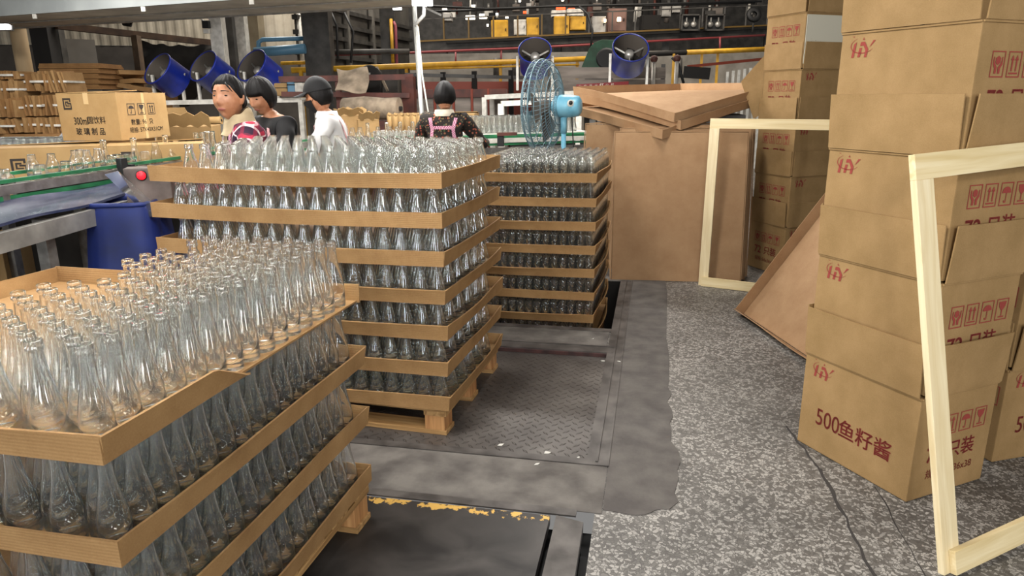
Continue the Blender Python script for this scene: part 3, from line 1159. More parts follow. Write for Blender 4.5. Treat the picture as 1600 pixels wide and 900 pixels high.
for k in range(5):
    t = carton('brown printed carton in the far stack behind the pale frame, %s from the floor' % ('first', 'second', 'third', 'fourth', 'fifth')[k], FAR + Vector((0.004 * (k % 2), -0.003 * (k % 3), 0.384 * k)), math.radians(32) + 0.006 * (k % 3 - 1), 0.54, 0.40, 0.378, 0.185, 0.015, 'cartons in the far stack', 'right', k == 0, seed=30 + k, tilt=0.0)
    if k == 4:
        MB().box((0.004, -0.008, 0.03), (0.42, -0.0045, 0.36)).build('side_panel', flat('glare_board', '#c9c3b0', 0.6), t, label='pale panel painting glare on the carton side, with a grey mark')  # pale sheet laid over this face to paint the glare on it
        Print((0.0, -0.008, 0), (1, 0, 0), (0, 0, 1)).polys(swoosh_logo(), 0.05, 0.13, 0.06).build('printed_marks', flat('grey_ink', '#98907f', 0.8), t, label='grey printed logo')
    if k == 3:
        p = [Vector((0, 0.40, 0.37)), Vector((0, 0.40, 0.50)), Vector((-0.13, 0.50, 0.30)), Vector((-0.04, 0.43, 0.02)), Vector((0, 0.40, 0.05))]
        n = Vector((-0.4, -0.7, 0.1)).normalized() * 0.005
        mb = MB()
        mb.add(p + [q + n for q in p], [[4, 3, 2, 1, 0], [5, 6, 7, 8, 9]] + [[i, (i + 1) % 5, 5 + (i + 1) % 5, 5 + i] for i in range(5)])
        mb.build('torn_flap', M['card_box'], t)


# ------------------------------------------------------------------ trays stood on edge and laid on top
def edge_tray(label, x0, y0, w, hh, lean, seed, h=0.07, yaw=0.0):
    """tray stood on its long side, open side away; bottom near left corner at (x0, y0)"""
    e = Vector((math.cos(yaw), math.sin(yaw), 0))
    u = Vector((-math.sin(yaw) * math.sin(lean), math.cos(yaw) * math.sin(lean), math.cos(lean)))
    # local x = e, local y = u, z = e x u points toward the viewer; the sides must go away, so flip
    mtx = frame_matrix(Vector((x0, y0, 0.002)) + u * 0, -e, u)
    return tray('cardboard_tray', label, w, hh, h, matrix=mtx, mats=(M['card_plain'], M['card_plain']), seed=seed, fl_out=0.035)


edge_tray('large brown cardboard tray standing on edge, foremost of the leaning trays behind the far pallet', -0.272, 5.245, 0.95, 1.10, math.radians(7.0), 71, yaw=0.07)
edge_tray('large cardboard tray standing on edge directly behind the foremost leaning tray', -0.235, 5.345, 0.95, 1.12, math.radians(7.0), 72, yaw=0.07)
edge_tray('large cardboard tray standing on edge, rearmost of the leaning trays', -0.205, 5.445, 0.95, 1.11, math.radians(6.6), 73, yaw=0.07)
edge_tray('cardboard tray standing on edge beside the blue fan, its upright edge showing', -0.53, 5.60, 0.95, 1.14, math.radians(4), 74)

nn = Vector((0.948, 0.318, 0))
th = math.radians(54)
U_ = nn * math.cos(th) + Vector((0, 0, math.sin(th)))
N_ = -nn * math.sin(th) + Vector((0, 0, math.cos(th)))
X_ = U_.cross(N_)
tray('cardboard_tray', 'brown cardboard tray tipped up and leaning between the two carton stacks', 1.02, 1.16, 0.07, matrix=frame_matrix(Vector((0.615, 4.50, 0.004)) + X_ * 1.02, X_, U_), mats=(M['card_plain'], M['card_plain']), seed=75, fl_out=0.01)

base0 = Vector((0.155, 5.36, 1.235))
XA = Vector((0.847, -0.822, -0.012))
YA = Vector((0.65, 1.14, 0.035))
for k, (dx, dy, dz, ry) in enumerate(((-0.10, -0.02, 0.0, 0.10), (0.03, 0.06, 0.062, 0.0), (-0.02, 0.05, 0.118, -0.04))):
    c_, s_ = math.cos(ry), math.sin(ry)
    xa = Vector((XA.x * c_ - XA.y * s_, XA.x * s_ + XA.y * c_, XA.z))
    ya = Vector((YA.x * c_ - YA.y * s_, YA.x * s_ + YA.y * c_, YA.z))
    tray('cardboard_tray', '%s of three empty bent cardboard trays stacked crosswise on the standing trays' % ('lowest', 'middle', 'topmost')[k], 1.19, 1.25, 0.068, matrix=frame_matrix(base0 + Vector((dx, dy, dz)), xa, ya), mats=(M['card_plain'], M['card_plain']), seed=80 + k, fl_out=0.02, bend=lambda x, y: -0.185 * max(0.0, 1 + x / 1.19 - y / 1.25) ** 1.25)


# ------------------------------------------------------------------ pale wooden frames
def timber_frame(label, o, e, u, w, h, sec, thick, bw=None):
    e, u = Vector(e).normalized(), Vector(u).normalized()
    mtx = frame_matrix(o, e, u)       # x along the sill, y up the frame, z toward the front
    t = thing('timber_frame', label, 'frame', matrix=mtx)
    rt = Matrix.Rotation(math.radians(-90), 4, 'X')

    def bar(name, lo, hi, upright):
        mb = MB()
        mb.box(lo, hi)
        ob = mb.build(name, M['pine_u'] if upright else M['pine_x'], t, bevel=0.0015)
        return ob
    bar('upright', (0, 0, -thick), (sec, h - sec, 0), True)
    bar('upright', (w - sec, 0, -thick), (w, h - sec, 0), True)
    bar('top_rail', (0, h - sec, -thick), (w, h, 0), False)
    bar('bottom_rail', (sec * 0.35, 0, 0), (w, sec, thick), False)
    return t


M['pine_u'] = wood('pale_pine_length', '#d6c092', '#e6d5ae', '#eee1c3', axis=1)
EN = Vector((0.806, 0.592, 0.034))
UN = Vector((-0.150, 0.150, 1.0))
timber_frame('pale timber frame leaning on the tall near carton stack, cut off by the picture edge', (0.887, 1.966, 0.002), EN, UN, 1.0, 1.222, 0.072, 0.02)
EF = Vector((0.951, -0.309, 0))
UF = Vector((0.0, 0.03, 1.0))
timber_frame('pale timber frame standing against the leaning cardboard trays', (0.368, 5.19, 0.002), EF, UF, 1.05, 1.197, 0.068, 0.02)

# ------------------------------------------------------------------ hall behind: walls, columns, canopy
M['steel_dk'] = noise_mat('dark_grey_steel', '#34322f', '#4d4a46', 6, 0.55, 0.2, detail=6)
M['steel_lt'] = noise_mat('light_steel', '#8f8c86', '#b2aea7', 8, 0.4, 0.5)
M['white_paint'] = noise_mat('chipped_white_paint', '#b9b5ab', '#dedad0', 12, 0.5, detail=6)
M['yellow'] = noise_mat('yellow_paint', '#b98a1e', '#d9a62c', 7, 0.5)
M['red_steel'] = noise_mat('red_oxide_steel', '#3d1c15', '#5c2c20', 7, 0.6, detail=6)
M['wall_lo'] = noise_mat('sooty_wall', '#37332f', '#4c4742', 2, 0.9, detail=6)
M['wall_up'] = noise_mat('beige_sheet_wall', '#8d8576', '#a69e8e', 3, 0.7)
M['wall_gr'] = noise_mat('grey_sheet_wall', '#4f4c47', '#6b6760', 3, 0.6, detail=6)
M['board_gr'] = noise_mat('weathered_board', '#5f5750', '#8b8178', 4, 0.8, detail=7, stretch=(0.4, 0.4, 3))
M['blue_drum'] = noise_mat('blue_drum_paint', '#10206e', '#1a309a', 5, 0.35)
M['grey_in'] = flat('dusty_grey', '#5d554d', 0.8)
M['blue_fan'] = noise_mat('sky_blue_enamel', '#5f9fb8', '#7fbcd2', 9, 0.35)
M['green'] = noise_mat('green_rail', '#1f5b3a', '#2f7a4f', 10, 0.35)
M['alu'] = noise_mat('aluminium_profile', '#7d7a76', '#a3a09b', 15, 0.35, 0.7)
M['canopy_w'] = noise_mat('white_canopy', '#8d9190', '#a0a4a2', 2, 0.5)
M['canopy_u'] = noise_mat('grey_canopy_soffit', '#a8a498', '#c4c0b4', 3, 0.8, detail=6)
M['pipe_blue'] = flat('blue_pipe', '#4c7690', 0.4)
M['fabric_tan'] = noise_mat('tan_cloth', '#6e6152', '#9a8a76', 8, 0.95, detail=6)
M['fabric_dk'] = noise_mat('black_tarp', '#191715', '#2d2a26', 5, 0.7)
M['red_paint'] = flat('brick_red_paint', '#7d3320', 0.6)


def gz(p, z):
    return Vector((p.x, p.y, z))


# far walls
a, b_ = at(-420, 60, 13.5), at(520, 60, 16)
mb = MB()
mb.grid([[gz(a, 0), gz(a, 2.45)], [gz(b_, 0), gz(b_, 2.45)]])
struct('wall_left', mb, M['wall_lo'])
rows = []
n = 240
dirw = (gz(b_, 0) - gz(a, 0)).normalized()
nw = Vector((dirw.y, -dirw.x, 0))
for i in range(n + 1):
    p = gz(a, 0).lerp(gz(b_, 0), i / n) + nw * (0.02 + 0.008 * (1 if (i // 2) % 2 else -1))
    rows.append([gz(p, 2.45), gz(p, 5.9)])
mb = MB()
mb.grid(rows, 0, 0, False)
struct('wall_left_upper', mb, M['wall_up'])
a, b_ = at(430, 60, 20), at(2300, 60, 21)
mb = MB()
mb.grid([[gz(a, 0), gz(a, 5.9)], [gz(b_, 0), gz(b_, 5.9)]])
struct('wall_back', mb, M['steel_dk'])
mb = MB()
mb.poly([(-14, 3, 5.9), (-14, 24, 5.9), (8, 24, 5.9), (8, 3, 5.9)])
struct('ceiling', mb, M['steel_dk'])
a, b_ = at(462, 60, 11.6), at(640, 60, 16.5)                   # sheet-clad building side with girts
mb = MB()
mb.grid([[gz(a, 0), gz(a, 5)], [gz(b_, 0), gz(b_, 5)]])
struct('wall_shed', mb, M['wall_gr'])
for z in (2.07, 2.39, 2.62, 2.88):
    mb = MB()
    mb.bar(gz(a, z) + Vector((0.06, -0.1, 0)), gz(b_, z) + Vector((0.06, -0.1, 0)), 0.1, 0.07)
    struct('trim_girt', mb, M['steel_dk'])
for t_ in (0.14, 0.36, 0.58, 0.8):
    p = a.lerp(b_, t_) + Vector((0.08, -0.12, 0))
    mb = MB()
    mb.bar(gz(p, 0), gz(p, 5), 0.09, 0.09)
    struct('trim_shed_post', mb, M['wall_gr'])


def column(px, d, w, mat, dep=None, h=4.6, name='column', lean=0.0):
    p = at(px, 60, d)
    mb = MB()
    wx, wy = RT0 * (w / 2), Vector((-RT0.y, RT0.x, 0)) * ((dep or w) / 2)
    lo = [gz(p, 0) - wx - wy, gz(p, 0) + wx - wy, gz(p, 0) + wx + wy, gz(p, 0) - wx + wy]
    mb.add(lo + [q + Vector((0, 0, h)) for q in lo], [(0, 3, 2, 1), (4, 5, 6, 7), (0, 1, 5, 4), (1, 2, 6, 5), (2, 3, 7, 6), (3, 0, 4, 7)])
    return struct(name, mb, mat)


M['col_wood'] = noise_mat('pale_round_column', '#a98f6b', '#c7ae88', 4, 0.7, stretch=(1, 1, 0.3))
mb = MB().tube([gz(at(30, 60, 10), 0), gz(at(30, 60, 10), 4.2)], 0.105, 20)
struct('column', mb, M['col_wood'])
column(70, 11, 0.27, flat('dark_column', '#22201f', 0.7))
column(90, 11.6, 0.16, M['steel_dk'])
column(342, 10, 0.17, M['white_paint'])
column(361, 10.4, 0.12, M['steel_dk'])
column(378, 10.8, 0.17, M['white_paint'])
column(395, 12.5, 0.34, noise_mat('cream_wall', '#8f8168', '#a89a80', 3, 0.8))
column(498, 11, 0.40, M['steel_dk'], 0.3)
column(608, 12.6, 0.26, M['steel_dk'])
mb = MB().bar(at(88, 40, 11), at(340, 68, 13), 0.12, 0.10)
struct('beam', mb, noise_mat('brown_beam', '#3a2a20', '#55402f', 6, 0.8))
mb = MB().bar(at(212, 56, 11.8), gz(at(222, 140, 11.8), 0.0), 0.11, 0.11)
struct('column', mb, noise_mat('brown_post', '#453629', '#63503c', 6, 0.8))
# pale doorway panels in the sooty wall
for x0, x1 in ((96, 145),):
    p, q = at(x0, 45, 12.6), at(x1, 45, 12.8)
    mb = MB().grid([[gz(p, 0.4), gz(p, 2.40)], [gz(q, 0.4), gz(q, 2.40)]])
    struct('window_1', mb, noise_mat('dim_window', '#6a645c', '#7d776e', 2, 0.5))
# drooping tarp
rows = []
for i in range(19):
    s = i / 18
    p = at(214 + 121 * s, 60 + 8 * s, 12.2)
    rows.append([p + Vector((0, 0.05 * math.sin(9 * s + j), -(0.08 + 0.13 * j) * (0.35 + 0.65 * math.sin(math.pi * min(1, s * 1.15)) ** 0.7) + 0.02 * math.sin(25 * s + 2 * j))) for j in range(9)])
mb = MB().grid(rows, 0, 0.004)
mb.build('tarp', M['fabric_dk'], label='black tarpaulin drooping in folds from the brown beam', cat='tarpaulin')

# white canopy over the sorting line
N0, N1 = atz(-120, 34, 2.3), atz(652, -20, 2.3)
F1, F0 = atz(645, 8, 2.3), atz(-90, 50, 2.3)
t = thing('canopy', 'white box canopy hung above the sorting line, grey underneath', 'canopy', (N1.x, N1.y, 2.3))
o_ = Vector((N1.x, N1.y, 2.3))
mb = MB()
q = [N0 - o_, N1 - o_, F1 - o_, F0 - o_]
mb.add([(p.x, p.y, 0) for p in q] + [(p.x, p.y, 0.03) for p in q], [(0, 3, 2, 1), (4, 5, 6, 7), (0, 1, 5, 4), (1, 2, 6, 5), (2, 3, 7, 6), (3, 0, 4, 7)])
mb.build('soffit', M['canopy_u'], t)
mb = MB().bar((q[0].x, q[0].y, 0.32), (0, 0, 0.32), 0.03, 0.64)
mb.build('fascia', M['canopy_w'], t)
for px in (56, 226, 395, 560):
    p = atz(px, 26 - 24 * px / 347, 2.3) - o_
    nv = Vector((q[1].x - q[0].x, q[1].y - q[0].y, 0)).normalized()
    no = Vector((nv.y, -nv.x, 0)) * 0.02
    mb = MB().bar(p + no + Vector((0, 0, -0.05)), p + no + Vector((0, 0, 0.4)), 0.05, 0.012)
    mb.build('bracket', M['white_paint'], t)
mb = MB().bar((q[3].x, q[3].y, 0.015), (q[2].x, q[2].y, 0.015), 0.05, 0.06)
mb.build('edge_bar', M['steel_lt'], t)
for s in (0.5,):
    mb = MB().bar(q[0].lerp(q[3], s) + Vector((0, 0, -0.01)), q[1].lerp(q[2], s) + Vector((0, 0, -0.01)), 0.02, 0.012)
    mb.build('soffit_seam', M['steel_lt'], t)

M['glow'] = flat('white_lamp_glow', '#ffffff', 0.5, 0, 9)
M['glow_soft'] = flat('hall_lamp_glow', '#fff3dc', 0.5, 0, 5)
M['glow_orange'] = flat('furnace_glow', '#ff5a28', 0.5, 0, 1.6)
M['glow_warm'] = flat('warm_lamp_glow', '#ffd9a0', 0.5, 0, 12)
M['glow_red'] = flat('red_pilot_glow', '#ff1520', 0.5, 0, 3)


def glow(name, px, py, d, w, h, m, label, cat, group=None, dep=0.05, hang=True):
    t = thing(name, label, cat, at(px, py, d), 0, group)
    R = FW.to_track_quat('-Z', 'Y').to_matrix().to_4x4()
    MB().box((-w / 2, -h / 2, 0.0), (w / 2, h / 2, dep), mat=R).build('lens', m, t, bevel=min(w, h) * 0.2)
    MB().box((-w / 2 * 1.1, -h / 2 * 1.2, -0.03), (w / 2 * 1.1, h / 2 * 1.2, -0.002), mat=R).build('housing', M['steel_dk'], t)
    if cat == 'lamp' and hang:
        MB().tube([(0, 0.02, h / 2), (0, 0.02, 5.9 - at(px, py, d).z)], 0.008, 6).build('hanging_rod', M['steel_dk'], t)
    return t


glow('strip_lamp', 6, 43, 7.5, 0.16, 0.045, M['glow'], 'bright white lamp hanging beside the pale round column', 'lamp', hang=False)
glow('flood_lamp', 621, 14, 9, 0.11, 0.03, M['glow'], 'white lamp glowing beyond the edge of the canopy', 'lamp')
# floodlight pole
t = thing('lamp_pole', 'bright steel pole carrying a glaring floodlight, a cable hanging down it', 'lamp', gz(at(665, 185, 7.05), 0))
p0 = t.location
top = at(646, -6, 7.05)
MB().tube([(0, 0, 0), top - p0], 0.024, 12).build('pole', flat('galvanised_pole', '#c9cac6', 0.3, 0.7), t)
MB().tube([at(653, 42, 7.0) - p0, at(660, 120, 6.95) - p0, at(671, 186, 6.9) - p0], 0.008, 6).build('cable', flat('white_cable', '#d8d4c8', 0.5), t)
MB().tube([at(648, 40, 7.05) - p0, at(662, 24, 6.95) - p0, at(664, 4, 6.95) - p0], 0.018, 8).build('arm', flat('lit_arm', '#e4e4e0', 0.3, 0.5), t)
MB().box((-0.10, -0.03, -0.03), (0.10, 0.03, 0.03), mat=Matrix.Translation(at(660, 4, 6.95) - p0) @ Matrix.Rotation(0.3, 4, 'Z')).build('floodlight', M['glow'], t, bevel=0.006)
lp = bpy.data.lights.new('floodlight_glow', 'POINT')
lp.energy, lp.shadow_soft_size, lp.color = 22, 0.06, (1, 0.98, 0.94)
lo = bpy.data.objects.new('floodlight_glow', lp)
COL.objects.link(lo)
lo.location = at(700, 12, 6.4)
MB().bar(at(664, 12, 6.95) - p0, at(690, 24, 6.95) - p0, 0.03, 0.02).build('bracket', M['steel_dk'], t)

# small fittings on the left wall
t = thing('floodlight', 'small black floodlight clamped on the white column', 'lamp', at(322, 36, 9.8))
MB().box((-0.05, -0.03, -0.07), (0.05, 0.03, 0.03)).build('housing', M['black'], t, bevel=0.008)
MB().box((-0.04, -0.035, -0.14), (0.05, 0.0, -0.08)).build('lens', flat('pale_lens', '#d0cdc4', 0.2), t, bevel=0.01)
MB().bar((-0.03, 0, 0.02), (-0.12, 0, 0.10), 0.02, 0.02).build('bracket', M['white_paint'], t)
t = thing('security_camera', 'small dark camera fixed to the upper sheet wall', 'camera', at(204, 38, 12.0))
MB().tube([(-0.13, 0, 0.02), (0.0, 0, 0.0)], 0.045, 10).build('body', M['dark'], t)
MB().bar((0, 0, 0), (0.07, 0, 0.09), 0.03, 0.03).build('bracket', M['dark'], t)

# ------------------------------------------------------------------ flattened cardboard by the left wall
def bundle(px, py, d, w, h, label, seed, n=9):
    rnd = random.Random(seed)
    t = thing('cardboard_bundle', label, 'cardboard bundle', at(px, py, d), math.radians(10 + rnd.uniform(-6, 6)), 'tied bundles of folded cardboard by the left wall')
    for i in range(n):
        x = -w / 2 + w * i / n
        tilt = rnd.uniform(-0.25, 0.12)
        m = Matrix.Translation((x, rnd.uniform(-0.05, 0.05), 0)) @ Matrix.Rotation(tilt, 4, 'Y') @ Matrix.Rotation(rnd.uniform(-0.1, 0.1), 4, 'Z')
        MB().box((0, -0.2, -h / 2), (w / n * 0.8, 0.2, h / 2 * rnd.uniform(0.8, 1.0)), mat=m).build('folded_sheet', M['card_dark'] if rnd.random() < 0.45 else M['card_v'], t)
    MB().box((-w / 2 - 0.01, -0.205, -0.012), (w / 2 + 0.01, 0.205, 0.012)).build('tie_band', M['white_paint'], t)
    return t


for k, (px, py, w, h) in enumerate(((22, 140, 0.42, 0.24), (70, 128, 0.34, 0.22), (98, 128, 0.30, 0.26), (26, 168, 0.40, 0.22), (62, 165, 0.30, 0.24), (98, 164, 0.28, 0.24), (18, 196, 0.36, 0.18), (56, 194, 0.40, 0.18), (92, 195, 0.30, 0.2), (24, 118, 0.4, 0.1))):
    bundle(px, py, 8.6 + 0.05 * (k % 3), w, h, '%s bundle of folded brown cardboard in the heap near the left wall' % ('leaning', 'upright', 'tall', 'wide', 'second-row', 'banded', 'low', 'long', 'squat', 'thin')[k], 200 + k)
heap = at(60, 205, 8.7)
mb = MB().box((heap.x - 0.7, heap.y - 0.3, 0), (heap.x + 0.6, heap.y + 0.35, heap.z - 0.02))
mb.build('packing_table', M['card_dark'], label='brown board-sided bench under the cardboard bundles by the left wall', cat='bench')
for k in range(5):
    p = at(128, 136 - 8 * k, 9.8)
    t = thing('carton_blank_pile', '%s layer of flat carton blanks in the pile under the dark column' % ('lowest', 'second', 'middle', 'fourth', 'topmost')[k], 'cardboard', p, math.radians(12), 'flat carton blanks')
    for q in range(3):
        MB().box((-0.42 + 0.01 * q, -0.3, -0.032 + q * 0.021), (0.42 - 0.012 * q, 0.3, -0.013 + q * 0.021)).build('blank', M['card_dark'], t)
for k, (px, py) in enumerate(((196, 118), (206, 128), (192, 134), (212, 137))):
    p = at(px, py, 10.2)
    t = thing('carton_blank', 'loose folded carton blank lying askew beside the flat pile', 'cardboard', p, 0.3 * k - 0.4, 'loose carton blanks')
    MB().box((-0.22, -0.2, -0.03), (0.22, 0.2, 0.03), mat=Matrix.Rotation(0.12 * (k - 1.5), 4, 'Y')).build('blank', M['card'], t)
p = at(150, 150, 9.9)
MB().box((p.x - 0.9, p.y - 0.4, 0), (p.x + 1.0, p.y + 0.4, at(140, 141, 9.8).z - 0.04)).build('packing_table', M['card_dark'], label='dark bench carrying the flat pile of carton blanks', cat='bench')


# ------------------------------------------------------------------ drum fans
def drum_fan(px, py, d, axis, dia, label, posts):
    c = at(px, py, d)
    axis = Vector(axis).normalized()
    t = thing('drum_fan', label, 'fan', c, 0, 'blue drum fans')
    q = axis.to_track_quat('Z', 'Y').to_matrix().to_4x4()
    r = dia / 2
    mb = MB().lathe([(r * 1.04, 0.13), (r * 1.06, 0.145), (r * 1.0, 0.15), (r * 0.985, 0.13), (r * 0.95, -0.2), (r * 0.99, -0.2), (r * 1.0, -0.19), (r * 1.0, 0.12), (r * 1.04, 0.13)], 40, mat=q)
    mb.build('drum', M['blue_drum'], t)
    mb = MB().lathe([(r * 0.975, 0.14), (r * 0.94, -0.19)], 40, mat=q)
    mb.build('lining', M['grey_in'], t)
    MB().lathe([(0, 0.06), (0.05, 0.055), (0.062, 0.03), (0.062, -0.08), (0, -0.08)], 18, mat=q).build('motor', M['steel_lt'], t)
    for k in range(3):
        a = 2 * math.pi * k / 3 + 0.5
        MB().bar(q @ Vector((0.05 * math.cos(a), 0.05 * math.sin(a), 0.0)), q @ Vector((r * 0.98 * math.cos(a), r * 0.98 * math.sin(a), 0.02)), 0.014, 0.02).build('strut', M['steel_lt'], t)
    for k in range(5):
        a = 2 * math.pi * k / 5
        rows = []
        for i in range(5):
            rr = 0.06 + (r * 0.9 - 0.06) * i / 4
            rows.append([q @ Vector((rr * math.cos(a + s), rr * math.sin(a + s), -0.10 + 0.05 * s)) for s in (-0.3, -0.1, 0.1, 0.3)])
        MB().grid(rows, 0, 0.004).build('blade', M['dark'], t)
    MB().lathe([(r * 0.94, -0.185), (0.0, -0.187)], 40, mat=q).build('rear_guard', M['dark'], t)
    for (dx, dz0, dz1) in posts:
        b0 = RT0 * dx
        MB().bar(b0 + Vector((0, 0, dz0)), b0 + Vector((0, 0, dz1)), 0.032, 0.032).build('post', M['white_paint'], t)
    MB().tube([RT0 * (-r * 1.12), RT0 * (-r * 0.98)], 0.018, 8).build('pivot', M['steel_lt'], t)
    MB().tube([RT0 * (r * 0.98), RT0 * (r * 1.12)], 0.018, 8).build('pivot', M['steel_lt'], t)
    return t


AXR = -FW * 0.90 + UP * 0.40
drum_fan(836, 90, 9.4, AXR - RT * 0.05, 0.42, 'blue drum fan behind the sky blue pedestal fan', ((-0.235, -0.42, 0.02), (0.235, -0.42, 0.02)))
drum_fan(983, 86, 9.4, AXR, 0.46, 'blue drum fan above the stacked empty trays', ((-0.25, -0.44, 0.02), (0.25, -0.44, 0.02)))
AXL = -FW * 0.80 + UP * 0.34 - RT * 0.42
drum_fan(260, 117, 9.4, AXL, 0.45, 'first of three blue drum fans, nearest the left wall', ((0.20, -0.34, 0.0), (-0.19, -0.34, 0.0)))
drum_fan(330, 113, 9.4, AXL, 0.45, 'middle one of three blue drum fans, above the woman in plaid', ((0.20, -0.36, 0.0), (-0.19, -0.36, 0.0)))
drum_fan(405, 112, 9.4, AXL, 0.47, 'third blue drum fan, above the seated woman in black', ((0.22, -0.36, 0.0), (-0.2, -0.36, 0.0)))


def bench(px0, py0, d0, px1, py1, d1, label, mat, leg_ts, w=0.5, name='fan_bench'):
    a, b_ = at(px0, py0, d0), at(px1, py1, d1)
    t = thing(name, label, 'bench', gz(a, 0))
    o = Vector((a.x, a.y, 0))
    side = Vector((0, 1, 0)) * w
    for s in (0, 1):
        MB().bar(a - o + side * s, b_ - o + side * s, 0.07, 0.06).build('top_bar', mat, t, bevel=0.003)
    MB().bar(a - o + side * 0.5, b_ - o + side * 0.5, w * 0.9, 0.015).build('deck', mat, t)
    for u in leg_ts:
        p = a.lerp(b_, u) - o
        for s in (0, 1):
            MB().bar(gz(p, 0) + side * s, p + side * s, 0.06, 0.06).build('leg', mat, t)
    return t


bench(757, 152, 9.3, 1062, 138, 9.6, 'white steel bench carrying the two drum fans', M['white_paint'], (0.0, 0.34, 0.98), 0.45)
bench(240, 161, 9.3, 470, 156, 9.3, 'white steel bench carrying the row of three drum fans', M['white_paint'], (0.0, 0.5, 1.0), 0.45)
# inner machine frame in front of the white bench
t = thing('steel_portal', 'white steel portal with a dark opening under the bench of fans', 'frame', gz(at(786, 190, 8.3), 0))
o = Vector(t.location)
a, b_ = at(783, 162, 8.3), at(905, 156, 8.5)
MB().bar(a - o, b_ - o, 0.05, 0.06).build('top_bar', M['white_paint'], t)
MB().bar(gz(a - o, 0), a - o, 0.07, 0.05).build('leg', M['white_paint'], t)
MB().bar(gz(b_ - o, 0), b_ - o, 0.07, 0.05).build('leg', M['white_paint'], t)
mb = MB().bar(gz(a - o, 0.45) + Vector((0.05, 0.3, 0)), gz(b_ - o, 0.45) + Vector((0, 0.3, 0)), 0.04, 0.9)
mb.build('opening', M['black'], t)

# ------------------------------------------------------------------ sky blue pedestal fan
c = at(848, 166, 5.4)
t = thing('pedestal_fan', 'sky blue pedestal fan with a round wire cage, turned away beside the far pallet', 'fan', gz(c, 0))
o = Vector(t.location)
ax = (-RT0 * 0.93 + Vector((-RT0.y, RT0.x, 0)) * 0.36).normalized()
Q = Matrix.Translation(c - o) @ ax.to_track_quat('Z', 'Y').to_matrix().to_4x4()
R_ = 0.345
mb = MB()
for (rr, z) in ((1.0, 0.0), (0.985, 0.045), (0.985, -0.045), (0.72, 0.085), (0.72, -0.10), (0.40, 0.10), (0.40, -0.13), (0.86, 0.07), (0.86, -0.08), (0.56, 0.095), (0.56, -0.115)):
    mb.tube([Q @ Vector((R_ * rr * math.cos(2 * math.pi * k / 40), R_ * rr * math.sin(2 * math.pi * k / 40), z)) for k in range(41)], 0.0035 if rr < 1 else 0.006, 5, cap=False)
for k in range(64):
    a = 2 * math.pi * k / 64
    for sgn in (1, -1):
        prof = ((0.12, 0.105), (0.40, 0.10), (0.72, 0.085), (0.93, 0.06), (1.0, 0.0)) if sgn > 0 else ((0.16, -0.14), (0.40, -0.13), (0.72, -0.10), (0.93, -0.06), (1.0, 0.0))
        mb.tube([Q @ Vector((R_ * rr * math.cos(a + 0.25 * (1 - rr)), R_ * rr * math.sin(a + 0.25 * (1 - rr)), z)) for rr, z in prof], 0.0017, 4, cap=False)
mb.build('wire_cage', flat('grey_blue_wire', '#65808a', 0.4, 0.3), t)
for k in range(3):
    a0 = 2 * math.pi * k / 3
    rows = []
    for i in range(6):
        rr = 0.05 + 0.23 * i / 5
        rows.append([Q @ Vector((rr * math.cos(a0 + s), rr * math.sin(a0 + s), 0.05 * s - 0.01)) for s in (-0.45, -0.2, 0.1, 0.4)])
    MB().grid(rows, 0, 0.003).build('blade', M['grey_in'], t)
MB().lathe([(0, 0.06), (0.04, 0.05), (0.05, 0.0), (0.05, -0.06), (0, -0.06)], 18, mat=Q).build('hub', M['grey_in'], t)
MB().lathe([(0, -0.30), (0.055, -0.30), (0.075, -0.285), (0.083, -0.22), (0.085, -0.15), (0.075, -0.10), (0.03, -0.07), (0, -0.07)], 24, mat=Q).build('motor_housing', M['blue_fan'], t)
side = (-FW).normalized()
kx = (c - o) - ax * 0.215 + side * 0.078
qk = side.to_track_quat('Z', 'Y').to_matrix().to_4x4()
MB().lathe([(0.026, 0), (0.026, 0.012), (0, 0.013)], 18, mat=Matrix.Translation(kx) @ qk).build('switch_plate', M['white_paint'], t)
MB().lathe([(0.015, 0.010), (0.015, 0.024), (0, 0.026)], 14, mat=Matrix.Translation(kx) @ qk).build('knob', M['black'], t)
pj = (c - o) - ax * 0.17
MB().tube([pj + Vector((0, 0, -0.06)), pj + Vector((0, 0, -0.2))], 0.025, 12).build('yoke', M['blue_fan'], t)
MB().tube([gz(pj, 0.04), pj + Vector((0, 0, -0.18))], 0.019, 12).build('pole', M['blue_fan'], t)
MB().lathe([(0, 0.05), (0.05, 0.05), (0.2, 0.02), (0.22, 0.0), (0, 0)], 28, mat=Matrix.Translation(gz(pj, 0))).build('base', M['blue_fan'], t)
MB().tube([pj + ax * -0.06 + Vector((0, 0, -0.04)), pj + ax * -0.08 + Vector((0, 0, -0.3)), gz(pj, 0.4) + ax * -0.03], 0.005, 6).build('cord', M['black'], t)


# ------------------------------------------------------------------ rails, pipes, mezzanine
def pipe(name, pts, r, mat, label, cat, group=None):
    P = [at(*p) for p in pts]
    o = P[0]
    ob = MB().tube([p - o for p in P], r, 10).build(name, mat, loc=o)
    return tag(ob, label, cat, group)


